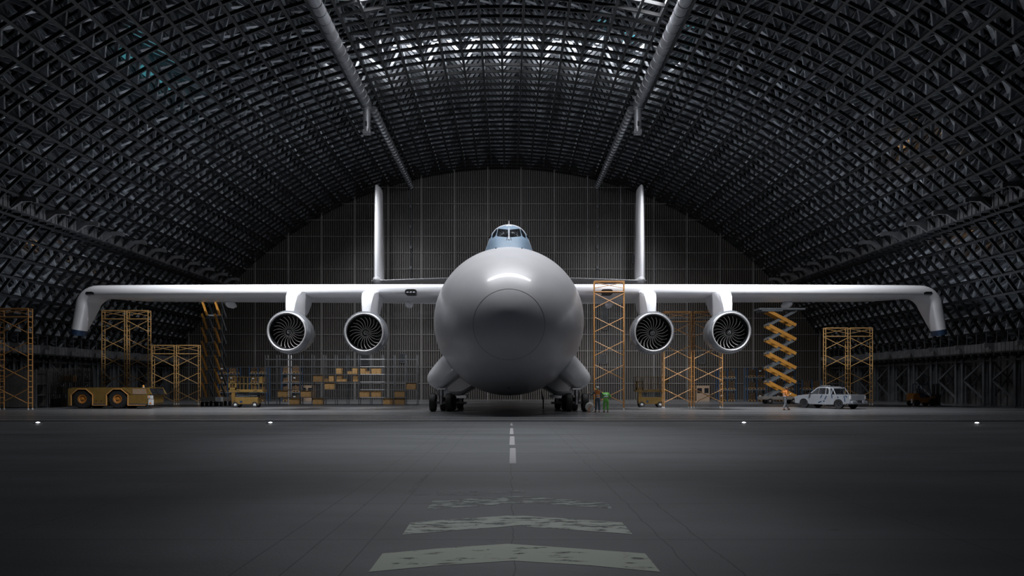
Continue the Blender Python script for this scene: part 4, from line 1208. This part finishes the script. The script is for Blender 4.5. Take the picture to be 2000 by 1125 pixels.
for px in (160, 229):
    for y_ in (.02, W-.72):
        r = tz(757)*.5 * 1.0
        r = (798.3-760)*k/2
        cy_ = tz(798.3-19)
        t1, h1 = MB(), MB()
        t1.lathe((tx(px), y_, r), (0, 1, 0), [(r*.42, .04), (r*.5, .0), (r*.86, .0), (r, .12), (r, .58), (r*.86, .7), (r*.42, .7)], 40)
        h1.lathe((tx(px), y_, r), (0, 1, 0), [(.01, .0), (.1, 0), (.12, .06), (.2, .08), (.26, .02), (r*.46, .0), (r*.46, .6)], 28)
        wo = t1.build('wheel', 'rubber', t, smooth=True, ang=30)
        lab(h1.build('hub', 'liftorange', wo, smooth=True, ang=30), 'orange brown hub')

# ================================================================== pickup
def pickup():
    th = R(180 - 62)
    # local: +x forward, +y to the left side (near side faces camera after rotation)
    root = thing('pickup_truck', 'grey double cab pickup with scattered dark blue decals and roof lights', 'pickup truck')
    L, Wd = 5.3, 1.85; hw = Wd/2
    side = [(-2.62,.42),(-2.65,.95),(-2.62,1.12),(-0.72,1.12),(-0.72,1.15),(1.15,1.15),(2.35,1.02),(2.58,.92),(2.64,.70),(2.60,.38),(2.1,.36)]
    def arch(cx, r=.44):
        return [(cx + r*math.cos(a), .38 + r*math.sin(a)*.95) for a in [k*PI/8 for k in range(9)]]
    poly = [(-2.62,.45),(-2.66,.98),(-2.62,1.13),(-.70,1.13),(1.15,1.13),(1.5,1.12),(2.3,1.03),(2.56,.93),(2.64,.72),(2.60,.38)] + arch(1.68) + [(1.2,.32),(-1.1,.32)] + arch(-1.62)
    b = MB()
    b.prism(poly, 'y', hw-.10, hw).prism(poly, 'y', -hw, -hw+.10)
    # bonnet, nose, floor, tail
    b.prism([(1.05,1.13),(1.5,1.12),(2.3,1.03),(2.56,.93),(2.64,.72),(2.6,.4),(2.2,.45),(2.2,.9),(1.05,.95)], 'y', -hw+.05, hw-.05)
    b.box(-2.6, 1.3, -hw+.35, hw-.35, .38, .55)
    b.box(-2.6, -.75, -hw+.1, hw-.1, .62, .70).box(-.78, -.70, -hw+.05, hw-.05, .6, 1.13)
    b.build('body', 'truck', root, bevel=.03)
    MB().box(-2.66, -2.58, -hw+.08, hw-.08, .62, 1.14).build('tailgate', 'truck', root, bevel=.02)
    # cab
    cabp = [(-.80,1.12),(-.74,1.62),(-.60,1.74),(-.30,1.78),(.35,1.76),(.55,1.68),(1.28,1.12)]
    ci = [(-.66,1.16),(-.62,1.56),(-.5,1.66),(.36,1.66),(.50,1.60),(1.08,1.16)]
    cab = MB()
    rings = []
    for y_, sh in ((-hw+.02, 0), (-hw+.16, 1), (hw-.16, 1), (hw-.02, 0)):
        pass
    q = MB()
    inset = .14
    bot = [Vector((x_, sg*(hw-.03 - inset*max(0,(z_-1.12)/.66)), z_)) for sg in (1,) for x_, z_ in cabp]
    bot2 = [Vector((v.x, -v.y, v.z)) for v in bot]
    q.loft([bot2, bot])
    cabo = q.build('cab', 'truck', root, bevel=.03)
    def sidepane(pts, sg, nm='side_window', m='carglass', lift=.012):
        pp = [Vector((x_, sg*(hw-.03 - inset*max(0,(z_-1.12)/.66) + lift), z_)) for x_, z_ in pts]
        pb = [Vector((v.x, v.y - sg*.03, v.z)) for v in pp]
        return MB().loft([pb, pp]).build(nm, m, cabo)
    for sg in (-1, 1):
        sidepane([(.30,1.17),(.28,1.64),(.42,1.62),(.50,1.58),(1.05,1.17)], sg)
        sidepane([(-.34,1.17),(-.34,1.65),(.24,1.66),(.26,1.17)], sg)
        sidepane([(-.66,1.17),(-.64,1.52),(-.56,1.62),(-.42,1.65),(-.42,1.17)], sg)
        MB().box(.98, 1.12, sg*hw, sg*(hw+.18), 1.14, 1.28).build('wing_mirror', 'truckdark', root, bevel=.02)
        for cx in (1.68, -1.62):
            q = MB(); r0 = .47
            for a0, a1 in zip([k*PI/8 for k in range(8)], [k*PI/8 for k in range(1, 9)]):
                q.bar((cx+r0*math.cos(a0), sg*(hw+.01), .38+r0*math.sin(a0)*.95), (cx+r0*math.cos(a1), sg*(hw+.01), .38+r0*math.sin(a1)*.95), .07, .06, (0, 1, 0))
            q.build('arch_flare', 'truck', root)
        lab(MB().box(-2.67, -2.60, sg*(hw-.13), sg*(hw+.005), .78, 1.05).build('tail_lamp', 'rackbright', root), 'pale tail lamp')
        lab(MB().box(2.45, 2.62, sg*(hw-.32), sg*(hw+.0), .74, .92).build('headlamp', 'rackbright', root, bevel=.02), 'bright headlamp')
        # decals
        dec = MB()
        for (x_, z_, a, l_, w_) in ((-.02,.98,-55,.30,.09), (-.42,.88,-60,.34,.09), (.12,.52,-20,.34,.10), (-.25,.60,-10,.16,.10), (-1.0,1.02,85,.34,.09), (-1.55,.92,60,.16,.1), (-2.15,.82,80,.5,.08), (-2.3,1.0,50,.2,.1)):
            d_ = Vector((math.cos(R(a)), 0, math.sin(R(a))))*l_/2
            c_ = Vector((x_, sg*(hw+.004), z_))
            dec.bar(c_-d_, c_+d_, w_, .006, (0, 1, 0))
        lab(dec.build('decal', 'navy', root), 'dark blue slanted decals')
    # windscreen and rear window
    MB().prism([(.56,1.64),(1.22,1.14),(1.24,1.18),(.60,1.68)], 'y', -hw+.16, hw-.16).build('windscreen', 'carglass', cabo)
    MB().prism([(-.80,1.2),(-.76,1.6),(-.78,1.6),(-.82,1.2)], 'y', -hw+.2, hw-.2).build('rear_window', 'carglass', cabo)
    # roof light bar
    MB().box(-.1, .28, -.6, .6, 1.78, 1.83).box(.28, .50, -.55, .55, 1.78, 1.86).build('light_bar', 'truckdark', root)
    for y_ in (-.45, -.15, .15, .45): lab(MB().sphere((.48, y_, 1.82), .05, 10, 6).box(.25,.40,y_-.08,y_+.08,1.83,1.87).build('roof_lamp', 'rackbright', root), 'bright roof lamp')
    lab(MB().box(-.84, -.80, -.3, .3, 1.66, 1.72).box(-.55,-.35,hw-.17,hw-.13,1.66,1.72).build('rear_cab_lamp', 'rackbright', root), 'white lamp behind the cab roof')
    MB().tube([(-.85, -hw+.12, 1.12), (-.95, -hw+.2, 1.66), (-.95, hw-.2, 1.66), (-.85, hw-.12, 1.12)], .04, 8).tube([(-.95, hw-.2, 1.64), (-1.25, hw-.1, 1.13)], .035, 8).tube([(-.95, -hw+.2, 1.64), (-1.25, -hw+.1, 1.13)], .035, 8).build('roll_bar', 'truck', root)
    MB().box(-2.85, -2.62, -hw+.05, -.35, .45, .66).box(-2.85, -2.62, .35, hw-.05, .45, .66).box(-2.80, -2.62, -.35, .35, .42, .56).build('rear_bumper', 'truck', root, bevel=.02)
    MB().box(-2.83, -2.66, -.25, .25, .56, .7).build('tow_bar', 'truckdark', root)
    MB().box(2.58, 2.68, -hw+.06, hw-.06, .36, .60).box(2.56, 2.655, -.5, .5, .62, .86).build('grille', 'truckdark', root, bevel=.02)
    for cx in (1.68, -1.62):
        for sg in (-1, 1):
            t1, h1 = MB(), MB(); r = .385; y_ = sg*(hw-.24) 
            t1.lathe((cx, y_, r), (0, sg, 0), [(r*.6, 0), (r*.92, 0), (r, .05), (r, .21), (r*.92, .25), (r*.6, .24)], 30)
            h1.lathe((cx, y_, r), (0, sg, 0), [(r*.6, .05), (r*.6, .22), (r*.5, .2), (r*.2, .18), (.01, .22)], 24)
            for kk in range(6):
                a = kk*PI/3; h1.bar((cx, y_+sg*.215, r), (cx+math.cos(a)*r*.58, y_+sg*.215, r+math.sin(a)*r*.58), .05, .03, (0, 1, 0))
            wo = t1.build('wheel', 'rubber', root, smooth=True, ang=30); h1.build('hub', 'truckdark', wo)
    return root
pk = pickup()
# near rear wheel px ~1623 @798.5 ; front wheel px ~1560 @797.8
pk.rotation_euler = (0, 0, R(180 - 62))
pk.location = (26.15, 58.6, 0)

# ================================================================== forklift
Yf = GY(793.2); k = Yf/F
fk = thing('forklift', 'small orange forklift with navy overhead guard among the right columns', 'forklift', ((1811-CX)*k, Yf, 0))
def fx(px): return (px-1811)*k
def fz(py): return max(CZ+(CY-py)*k, 0)
D = 1.15
MB().prism([(fx(1784), fz(783)), (fx(1784), fz(771)), (fx(1787), fz(768)), (fx(1795), fz(768)), (fx(1796), fz(772)), (fx(1815), fz(777)), (fx(1817), fz(775)), (fx(1826), fz(775)), (fx(1829), fz(778)), (fx(1816), fz(778.5)), (fx(1813), fz(787)), (fx(1796), fz(787)), (fx(1795), fz(782)), (fx(1791), fz(780.5))], 'y', 0, D).build('body', 'liftorange', fk, bevel=.02)
MB().prism([(fx(1797), fz(776.5)), (fx(1797), fz(770)), (fx(1806), fz(770)), (fx(1810), fz(776.5))], 'y', -.02, D+.02).build('side_panel', 'navy', fk)
MB().prism([(fx(1806), fz(777)), (fx(1808), fz(770)), (fx(1818), fz(773)), (fx(1815), fz(777))], 'y', .1, D-.1).build('cab_floor', 'truckdark', fk)
MB().box(fx(1800), fx(1807), .3, D-.3, fz(770), fz(767.5)).box(fx(1800), fx(1801.5), .3, D-.3, fz(768), fz(758.5)).build('seat', 'truckdark', fk, bevel=.02)
for y_ in (.06, D-.06):
    MB().bar((fx(1796), y_, fz(771)), (fx(1796.5), y_, fz(750)), .06, .06, (0, 1, 0)).bar((fx(1796), y_, fz(750)), (fx(1815), y_, fz(750)), .06, .06).bar((fx(1814), y_, fz(750.5)), (fx(1819.5), y_, fz(773)), .06, .05, (0, 1, 0)).build('overhead_guard', 'navy', fk)
q = MB()
for i in range(6): q.bar((fx(1797)+i*.17, .06, fz(750)), (fx(1797)+i*.17, D-.06, fz(750)), .04, .03)
q.build('guard_bars', 'navy', fk)
MB().tube([(fx(1818), .5, fz(771)), (fx(1814), .5, fz(766))], .025, 8).lathe((fx(1814), .5, fz(766)), (-.5, 0, .8), [(.15, 0), (.18, .015), (.15, .03), (.12, .015), (.15, 0)], 16).build('steering_wheel', 'truckdark', fk)
q = MB()
for y_ in (.25, D-.25):
    q.box(fx(1832), fx(1834.5), y_-.06, y_+.06, .05, fz(749.5)).box(fx(1836), fx(1838), y_-.05, y_+.05, .05, fz(750))
for z_ in (.3, 1.0, 1.9): q.box(fx(1832.5), fx(1834), .25, D-.25, z_, z_+.08)
q.build('mast', 'truckdark', fk)
MB().box(fx(1832), fx(1840), .1, D-.1, fz(777), fz(770.5)).build('carriage', 'truckdark', fk)
for y_ in (.3, D-.3): MB().box(fx(1838.5), fx(1840), y_-.06, y_+.06, .06, fz(777)).box(fx(1840), fx(1843), y_-.06, y_+.06, .05, .1).build('fork', 'black', fk)
for px, r in ((1791, 5.9*k), (1822, 7.6*k)):
    for y_ in (-.08, D-.12):
        t1, h1 = MB(), MB()
        t1.lathe((fx(px), y_, r), (0, 1, 0), [(r*.5, .0), (r*.9, 0), (r, .04), (r, .18), (r*.9, .22), (r*.5, .22)], 26)
        h1.lathe((fx(px), y_, r), (0, 1, 0), [(.01, -.0), (r*.2, 0), (r*.3, .05), (r*.5, .02), (r*.5, .2)], 18)
        wo = t1.build('wheel', 'rubber', fk, smooth=True, ang=30); h1.build('hub', 'truckdark', wo)
lab(MB().box(fx(1782.6), fx(1784.2), .1, .3, fz(788), fz(779)).build('rear_reflector', 'rackbright', fk), 'bright rear reflector')
MB().sphere((fx(1791.5), .3, fz(765.5)), .05, 10, 8).tube([(fx(1791.5), .3, fz(765)), (fx(1791.5), .3, fz(768))], .025, 8).build('beacon', 'rackbright', fk)

# ================================================================== people
def skinmesh(name, verts, edges, radii, m, parent, sub=2, root=0):
    me = bpy.data.meshes.new(name); me.from_pydata(verts, edges, []); me.update()
    me.materials.append(M[m])
    o = bpy.data.objects.new(name, me); COL.objects.link(o); o.parent = parent
    md = o.modifiers.new('skin', 'SKIN'); md.use_smooth_shade = True
    for i, r in enumerate(radii):
        r = r if isinstance(r, tuple) else (r, r)
        me.skin_vertices[0].data[i].radius = r
        me.skin_vertices[0].data[i].use_root = (i == root)
    s_ = o.modifiers.new('sub', 'SUBSURF'); s_.levels = sub; s_.render_levels = sub
    return o

def person(label, loc, rz, J, cloth, H=1.0):
    """J: dict of joints in local metres (x right, y forward, z up)."""
    root = thing('person', label, 'person', loc, rz)
    names = ['pelvis','waist','chest','neck','head_base','head_mid','head_top','shL','elL','wrL','haL','shR','elR','wrR','haR','hipL','knL','anL','toL','hipR','knR','anR','toR','heL','heR']
    V = [Vector(J[n]) for n in names]
    idx = {n: i for i, n in enumerate(names)}
    E = [('pelvis','waist'),('waist','chest'),('chest','neck'),('neck','head_base'),('head_base','head_mid'),('head_mid','head_top'),('chest','shL'),('shL','elL'),('elL','wrL'),('wrL','haL'),('chest','shR'),('shR','elR'),('elR','wrR'),('wrR','haR'),('pelvis','hipL'),('hipL','knL'),('knL','anL'),('anL','toL'),('pelvis','hipR'),('hipR','knR'),('knR','anR'),('anR','toR'),('anL','heL'),('anR','heR')]
    Rr = dict(pelvis=(.15,.11), waist=(.135,.10), chest=(.16,.115), neck=.055, head_base=.07, head_mid=(.078,.092), head_top=.06, hipL=.09, hipR=.09, knL=.058, knR=.058, anL=.042, anR=.042, toL=.035, toR=.035, heL=.03, heR=.03, shL=.06, shR=.06, elL=.042, elR=.042, wrL=.028, wrR=.028, haL=.032, haR=.032)
    body = skinmesh('body', V, [(idx[a], idx[b]) for a, b in E], [Rr[n] for n in names], 'skin', root)
    # fingers and thumb, five per hand
    for sd in 'LR':
        wv = Vector(J['ha'+sd]); d = (wv - Vector(J['wr'+sd])).normalized()
        sidev = d.cross(Vector((0, 0, 1)) if abs(d.z) < .9 else Vector((0, 1, 0))).normalized()
        curl = sidev.cross(d).normalized()*-1
        q = MB()
        for i, ln in enumerate((.070, .080, .075, .058)):
            a = wv + sidev*(-.030 + .020*i) + d*.015
            b = a + d*ln*.5 + curl*.006; c = b + d*ln*.35 + curl*.028
            q.tube([a, b, c], [.010, .009, .007], 6)
        a = wv - d*.02 - sidev*.03; q.tube([a, a - sidev*.028 + d*.02, a - sidev*.034 + d*.05 + curl*.01], [.012, .010, .008], 6)
        q.build('fingers', 'skin', body, smooth=True)
    # face: eyes, nose, mouth, ears
    hm = Vector(J['head_mid']); up = (Vector(J['head_top']) - Vector(J['head_base'])).normalized()
    fw = Vector(J['face']).normalized(); fw = (fw - up*fw.dot(up)).normalized(); rt = fw.cross(up).normalized()
    q = MB().lathe(hm + fw*.085 - up*.005, fw - up*.4, [(.004, .03), (.014, .012), (.016, -.012)], 8, True)
    q.build('nose', 'skin', body, smooth=True)
    q = MB()
    for sg in (-1, 1): q.sphere(hm + fw*.083 + rt*.032*sg + up*.02, .012, 8, 6)
    q.build('eyes', 'black', body)
    MB().tube([hm + fw*.082 - up*.042 - rt*.022, hm + fw*.09 - up*.045, hm + fw*.082 - up*.042 + rt*.022], .006, 6).build('mouth', 'red', body)
    q = MB()
    for sg in (-1, 1): q.sphere(hm + rt*.085*sg, .026, 8, 6, (.5, 1, 1.2))
    q.build('ears', 'skin', body, smooth=True)
    # trousers
    def shell(name, chain, rad, m):
        vs_ = []; es_ = []; rs_ = []; mp_ = {}
        for ch in chain:
            pr = None
            for n_ in ch:
                if n_ not in mp_: mp_[n_] = len(vs_); vs_.append(Vector(J[n_])); rs_.append(rad[n_])
                if pr is not None and (pr, mp_[n_]) not in es_: es_.append((pr, mp_[n_]))
                pr = mp_[n_]
        return skinmesh(name, vs_, es_, rs_, m, root)
    Jx = J
    J['cuL'] = tuple(Vector(J['anL'])*.93 + Vector(J['knL'])*.07); J['cuR'] = tuple(Vector(J['anR'])*.93 + Vector(J['knR'])*.07)
    J['waist2'] = tuple(Vector(J['waist'])*.6 + Vector(J['pelvis'])*.4)
    shell('trousers', [('pelvis','waist2'), ('pelvis','hipL','knL','cuL'), ('pelvis','hipR','knR','cuR')],
          dict(pelvis=(.175,.14), waist2=(.16,.125), hipL=.115, hipR=.115, knL=.085, knR=.085, cuL=.078, cuR=.078), cloth['trousers'])
    J['cfL'] = tuple(Vector(J['wrL'])*.85 + Vector(J['elL'])*.15); J['cfR'] = tuple(Vector(J['wrR'])*.85 + Vector(J['elR'])*.15)
    J['nk'] = tuple(Vector(J['chest'])*.35 + Vector(J['neck'])*.65)
    shell('jacket', [('chest','waist','waist2'), ('chest','nk'), ('chest','shL','elL','cfL'), ('chest','shR','elR','cfR')],
          dict(chest=(.185,.14), waist=(.165,.125), waist2=(.17,.13), nk=(.085,.08), shL=.085, shR=.085, elL=.062, elR=.062, cfL=.05, cfR=.05), cloth['jacket'])
    if cloth.get('vest'):
        J['vb'] = tuple(Vector(J['pelvis'])*.75 + Vector(J['waist'])*.25); J['vt'] = tuple(Vector(J['chest'])*.5 + Vector(J['neck'])*.5)
        shell('safety_vest', [('chest','waist','vb'), ('chest','vt')], dict(chest=(.205,.158), waist=(.185,.145), vb=(.19,.15), vt=(.12,.11)), cloth['vest'])
    # reflective bands
    pw, cw = Vector(J['waist']), Vector(J['chest'])
    ax = (cw - pw).normalized(); sdv = Vector((1, 0, 0)); fv = ax.cross(sdv).normalized()
    q = MB()
    for u in (-.25, .40):
        c_ = pw + (cw - pw)*u; rings_ = []
        for h_ in (-.03, .03):
            rings_.append([c_ + ax*h_ + sdv*(.150 + .012*u)*math.cos(a_) * 1.18 + fv*.148*math.sin(a_) for a_ in [2*PI*i/20 for i in range(20)]])
        q.loft(rings_, cap=False)
    o = q.build('reflective_bands', 'tape', root, smooth=True)
    sd_ = o.modifiers.new('solid', 'SOLIDIFY'); sd_.thickness = .01
    # ankle bands and boots
    for sd in 'LR':
        an = Vector(J['an'+sd]); kn = Vector(J['kn'+sd]); d = (kn - an).normalized()
        c_ = an + d*.10
        lab(MB().tube([c_, c_ + d*.05], .072, 14).build('ankle_band', 'tape', root, smooth=True), 'pale reflective ankle band')
        to = Vector(J['to'+sd]); he = Vector(J['he'+sd])
        skinmesh('boot', [an, Vector((an.x, an.y, he.z)) , he, to], [(0,1),(1,2),(1,3)], [.06, .05, .045, .045], 'boot', root, 2, 1)
    return root, hm, up, fw, rt

def stand(face=(0, 1, 0), **kw):
    J = dict(pelvis=(0,0,.93), waist=(0,0,1.10), chest=(0,0,1.33), neck=(0,.0,1.50), head_base=(0,.02,1.58), head_mid=(0,.03,1.66), head_top=(0,.02,1.74),
             shL=(-.20,0,1.42), elL=(-.26,-.02,1.14), wrL=(-.27,.08,.90), haL=(-.27,.10,.82), shR=(.20,0,1.42), elR=(.26,-.02,1.14), wrR=(.27,.08,.90), haR=(.27,.10,.82),
             hipL=(-.10,0,.86), knL=(-.11,.02,.49), anL=(-.12,0,.09), toL=(-.14,.16,.045), heL=(-.12,-.05,.045),
             hipR=(.10,0,.86), knR=(.11,.02,.49), anR=(.12,0,.09), toR=(.14,.16,.045), heR=(.12,-.05,.045), face=face)
    J.update(kw); return J
# person one: back to camera, orange vest, left arm raised, grey helmet with green ear defender
g1 = P(1167, 805.3, GY(805.3))
J = stand(face=(-.75, .6, 0), elL=(-.40, .10, 1.20), wrL=(-.56, .22, 1.36), haL=(-.62, .25, 1.43), shL=(-.20,.02,1.42), elR=(.27, .03, 1.16), wrR=(.27, .12, .93), haR=(.27, .14, .86), anL=(-.13,.03,.09), toL=(-.17,.17,.045), heL=(-.13,-.02,.045))
r1, hm, up, fw, rt = person('person in orange safety vest and grey helmet raising the left hand beside the wheel', (g1.x, g1.y, 0), 0, J, dict(trousers='bluecloth', jacket='greycloth', vest='hivis'))
MB().sphere(hm + up*.045 - fw*.01, .128, 18, 10, (1, 1, .85)).build('helmet', 'helmet', r1, smooth=True)
lab(MB().sphere(hm + rt*.115 - fw*.0 - up*.02, .045, 12, 8, (.6, 1, 1.2)).sphere(hm - rt*.115 - up*.02, .045, 12, 8, (.6, 1, 1.2)).build('ear_defender', 'muff', r1, smooth=True), 'bright green ear defender')
# person two: green suit, bending forward away from the camera, head low in front
g2 = P(1183.5, 805.3, GY(805.3))
J = stand(face=(0, .5, -1), pelvis=(0,0,.90), waist=(0.0,.06,1.07), chest=(.0,.22,1.27), neck=(0,.38,1.30), head_base=(0,.44,1.27), head_mid=(0,.52,1.24), head_top=(0,.60,1.20),
          shL=(-.19,.24,1.30), elL=(-.22,.36,1.05), wrL=(-.10,.46,.95), haL=(-.04,.50,.92), shR=(.19,.24,1.30), elR=(.36,.26,1.05), wrR=(.22,.42,.97), haR=(.15,.47,.95),
          hipL=(-.10,0,.84), knL=(-.12,.04,.48), hipR=(.10,0,.84), knR=(.12,.04,.48))
r2, hm, up, fw, rt = person('person in green work suit bending forward with back to the camera', (g2.x, g2.y, 0), 0, J, dict(trousers='green', jacket='green'))
MB().sphere(hm + up*.04 - fw*.015, .112, 16, 10).build('hair', 'hair', r2, smooth=True)
# person three: walking right, orange vest, holding a phone
g3 = P(1533, 801, GY(801))
J = stand(face=(0, 1, -.25), pelvis=(0,0,.92), waist=(0,.02,1.09), chest=(0,.05,1.31), neck=(0,.10,1.47), head_base=(0,.14,1.54), head_mid=(0,.17,1.62), head_top=(0,.17,1.70),
          elR=(.23,.02,1.06), wrR=(.12,.26,1.14), haR=(.09,.33,1.18), elL=(-.24,.02,1.06), wrL=(-.12,.27,1.12), haL=(-.09,.34,1.16),
          knL=(-.10,.16,.50), anL=(-.10,.34,.13), toL=(-.11,.50,.06), heL=(-.10,.28,.05), knR=(.10,-.02,.49), anR=(.10,-.18,.09), toR=(.10,-.03,.045), heR=(.10,-.23,.045))
r3, hm, up, fw, rt = person('person in orange safety vest walking toward the grey pickup holding a small device', (g3.x, g3.y, 0), R(-80), J, dict(trousers='greycloth', jacket='hivis', vest='hivis'))
MB().sphere(hm + up*.03 - fw*.025, .104, 16, 10).build('hair', 'hair', r3, smooth=True)
hd = r3.matrix_basis
ph = MB().box(-.04, .04, -.075, .075, -.006, .006).build('phone', 'white', None, bevel=.004)
tag(ph, 'small pale device held by the walking worker near the pickup', 'device')
ph.location = Matrix.Translation(r3.location) @ Matrix.Rotation(R(-80), 4, 'Z') @ Vector((0, .455, 1.22)); ph.rotation_euler = (R(40), 0, R(-80))
# white and orange chock beside the right gear
g = P(1152, 805, GY(805)); 
t = thing('wheel_chock', 'round white and orange chock leaning beside the right landing gear wheel', 'wheel chock', (g.x, g.y, 0))
MB().lathe((0, 0, .36), (0.25, 1, .1), [(.14, -.06), (.26, -.06), (.33, 0), (.26, .06), (.14, .06), (.10, 0), (.14, -.06)], 28).build('ring', 'chock', t, smooth=True)
lab(MB().bar((-.05, -.07, .25), (.10, -.07, .5), .07, .03, (0, 1, 0)).bar((-.1, -.07, .14), (-.02, -.08, .30), .07, .03, (0, 1, 0)).box(-.18, .02, -.05, .05, 0, .05).build('orange_mark', 'orange', t), 'orange stripes and foot')
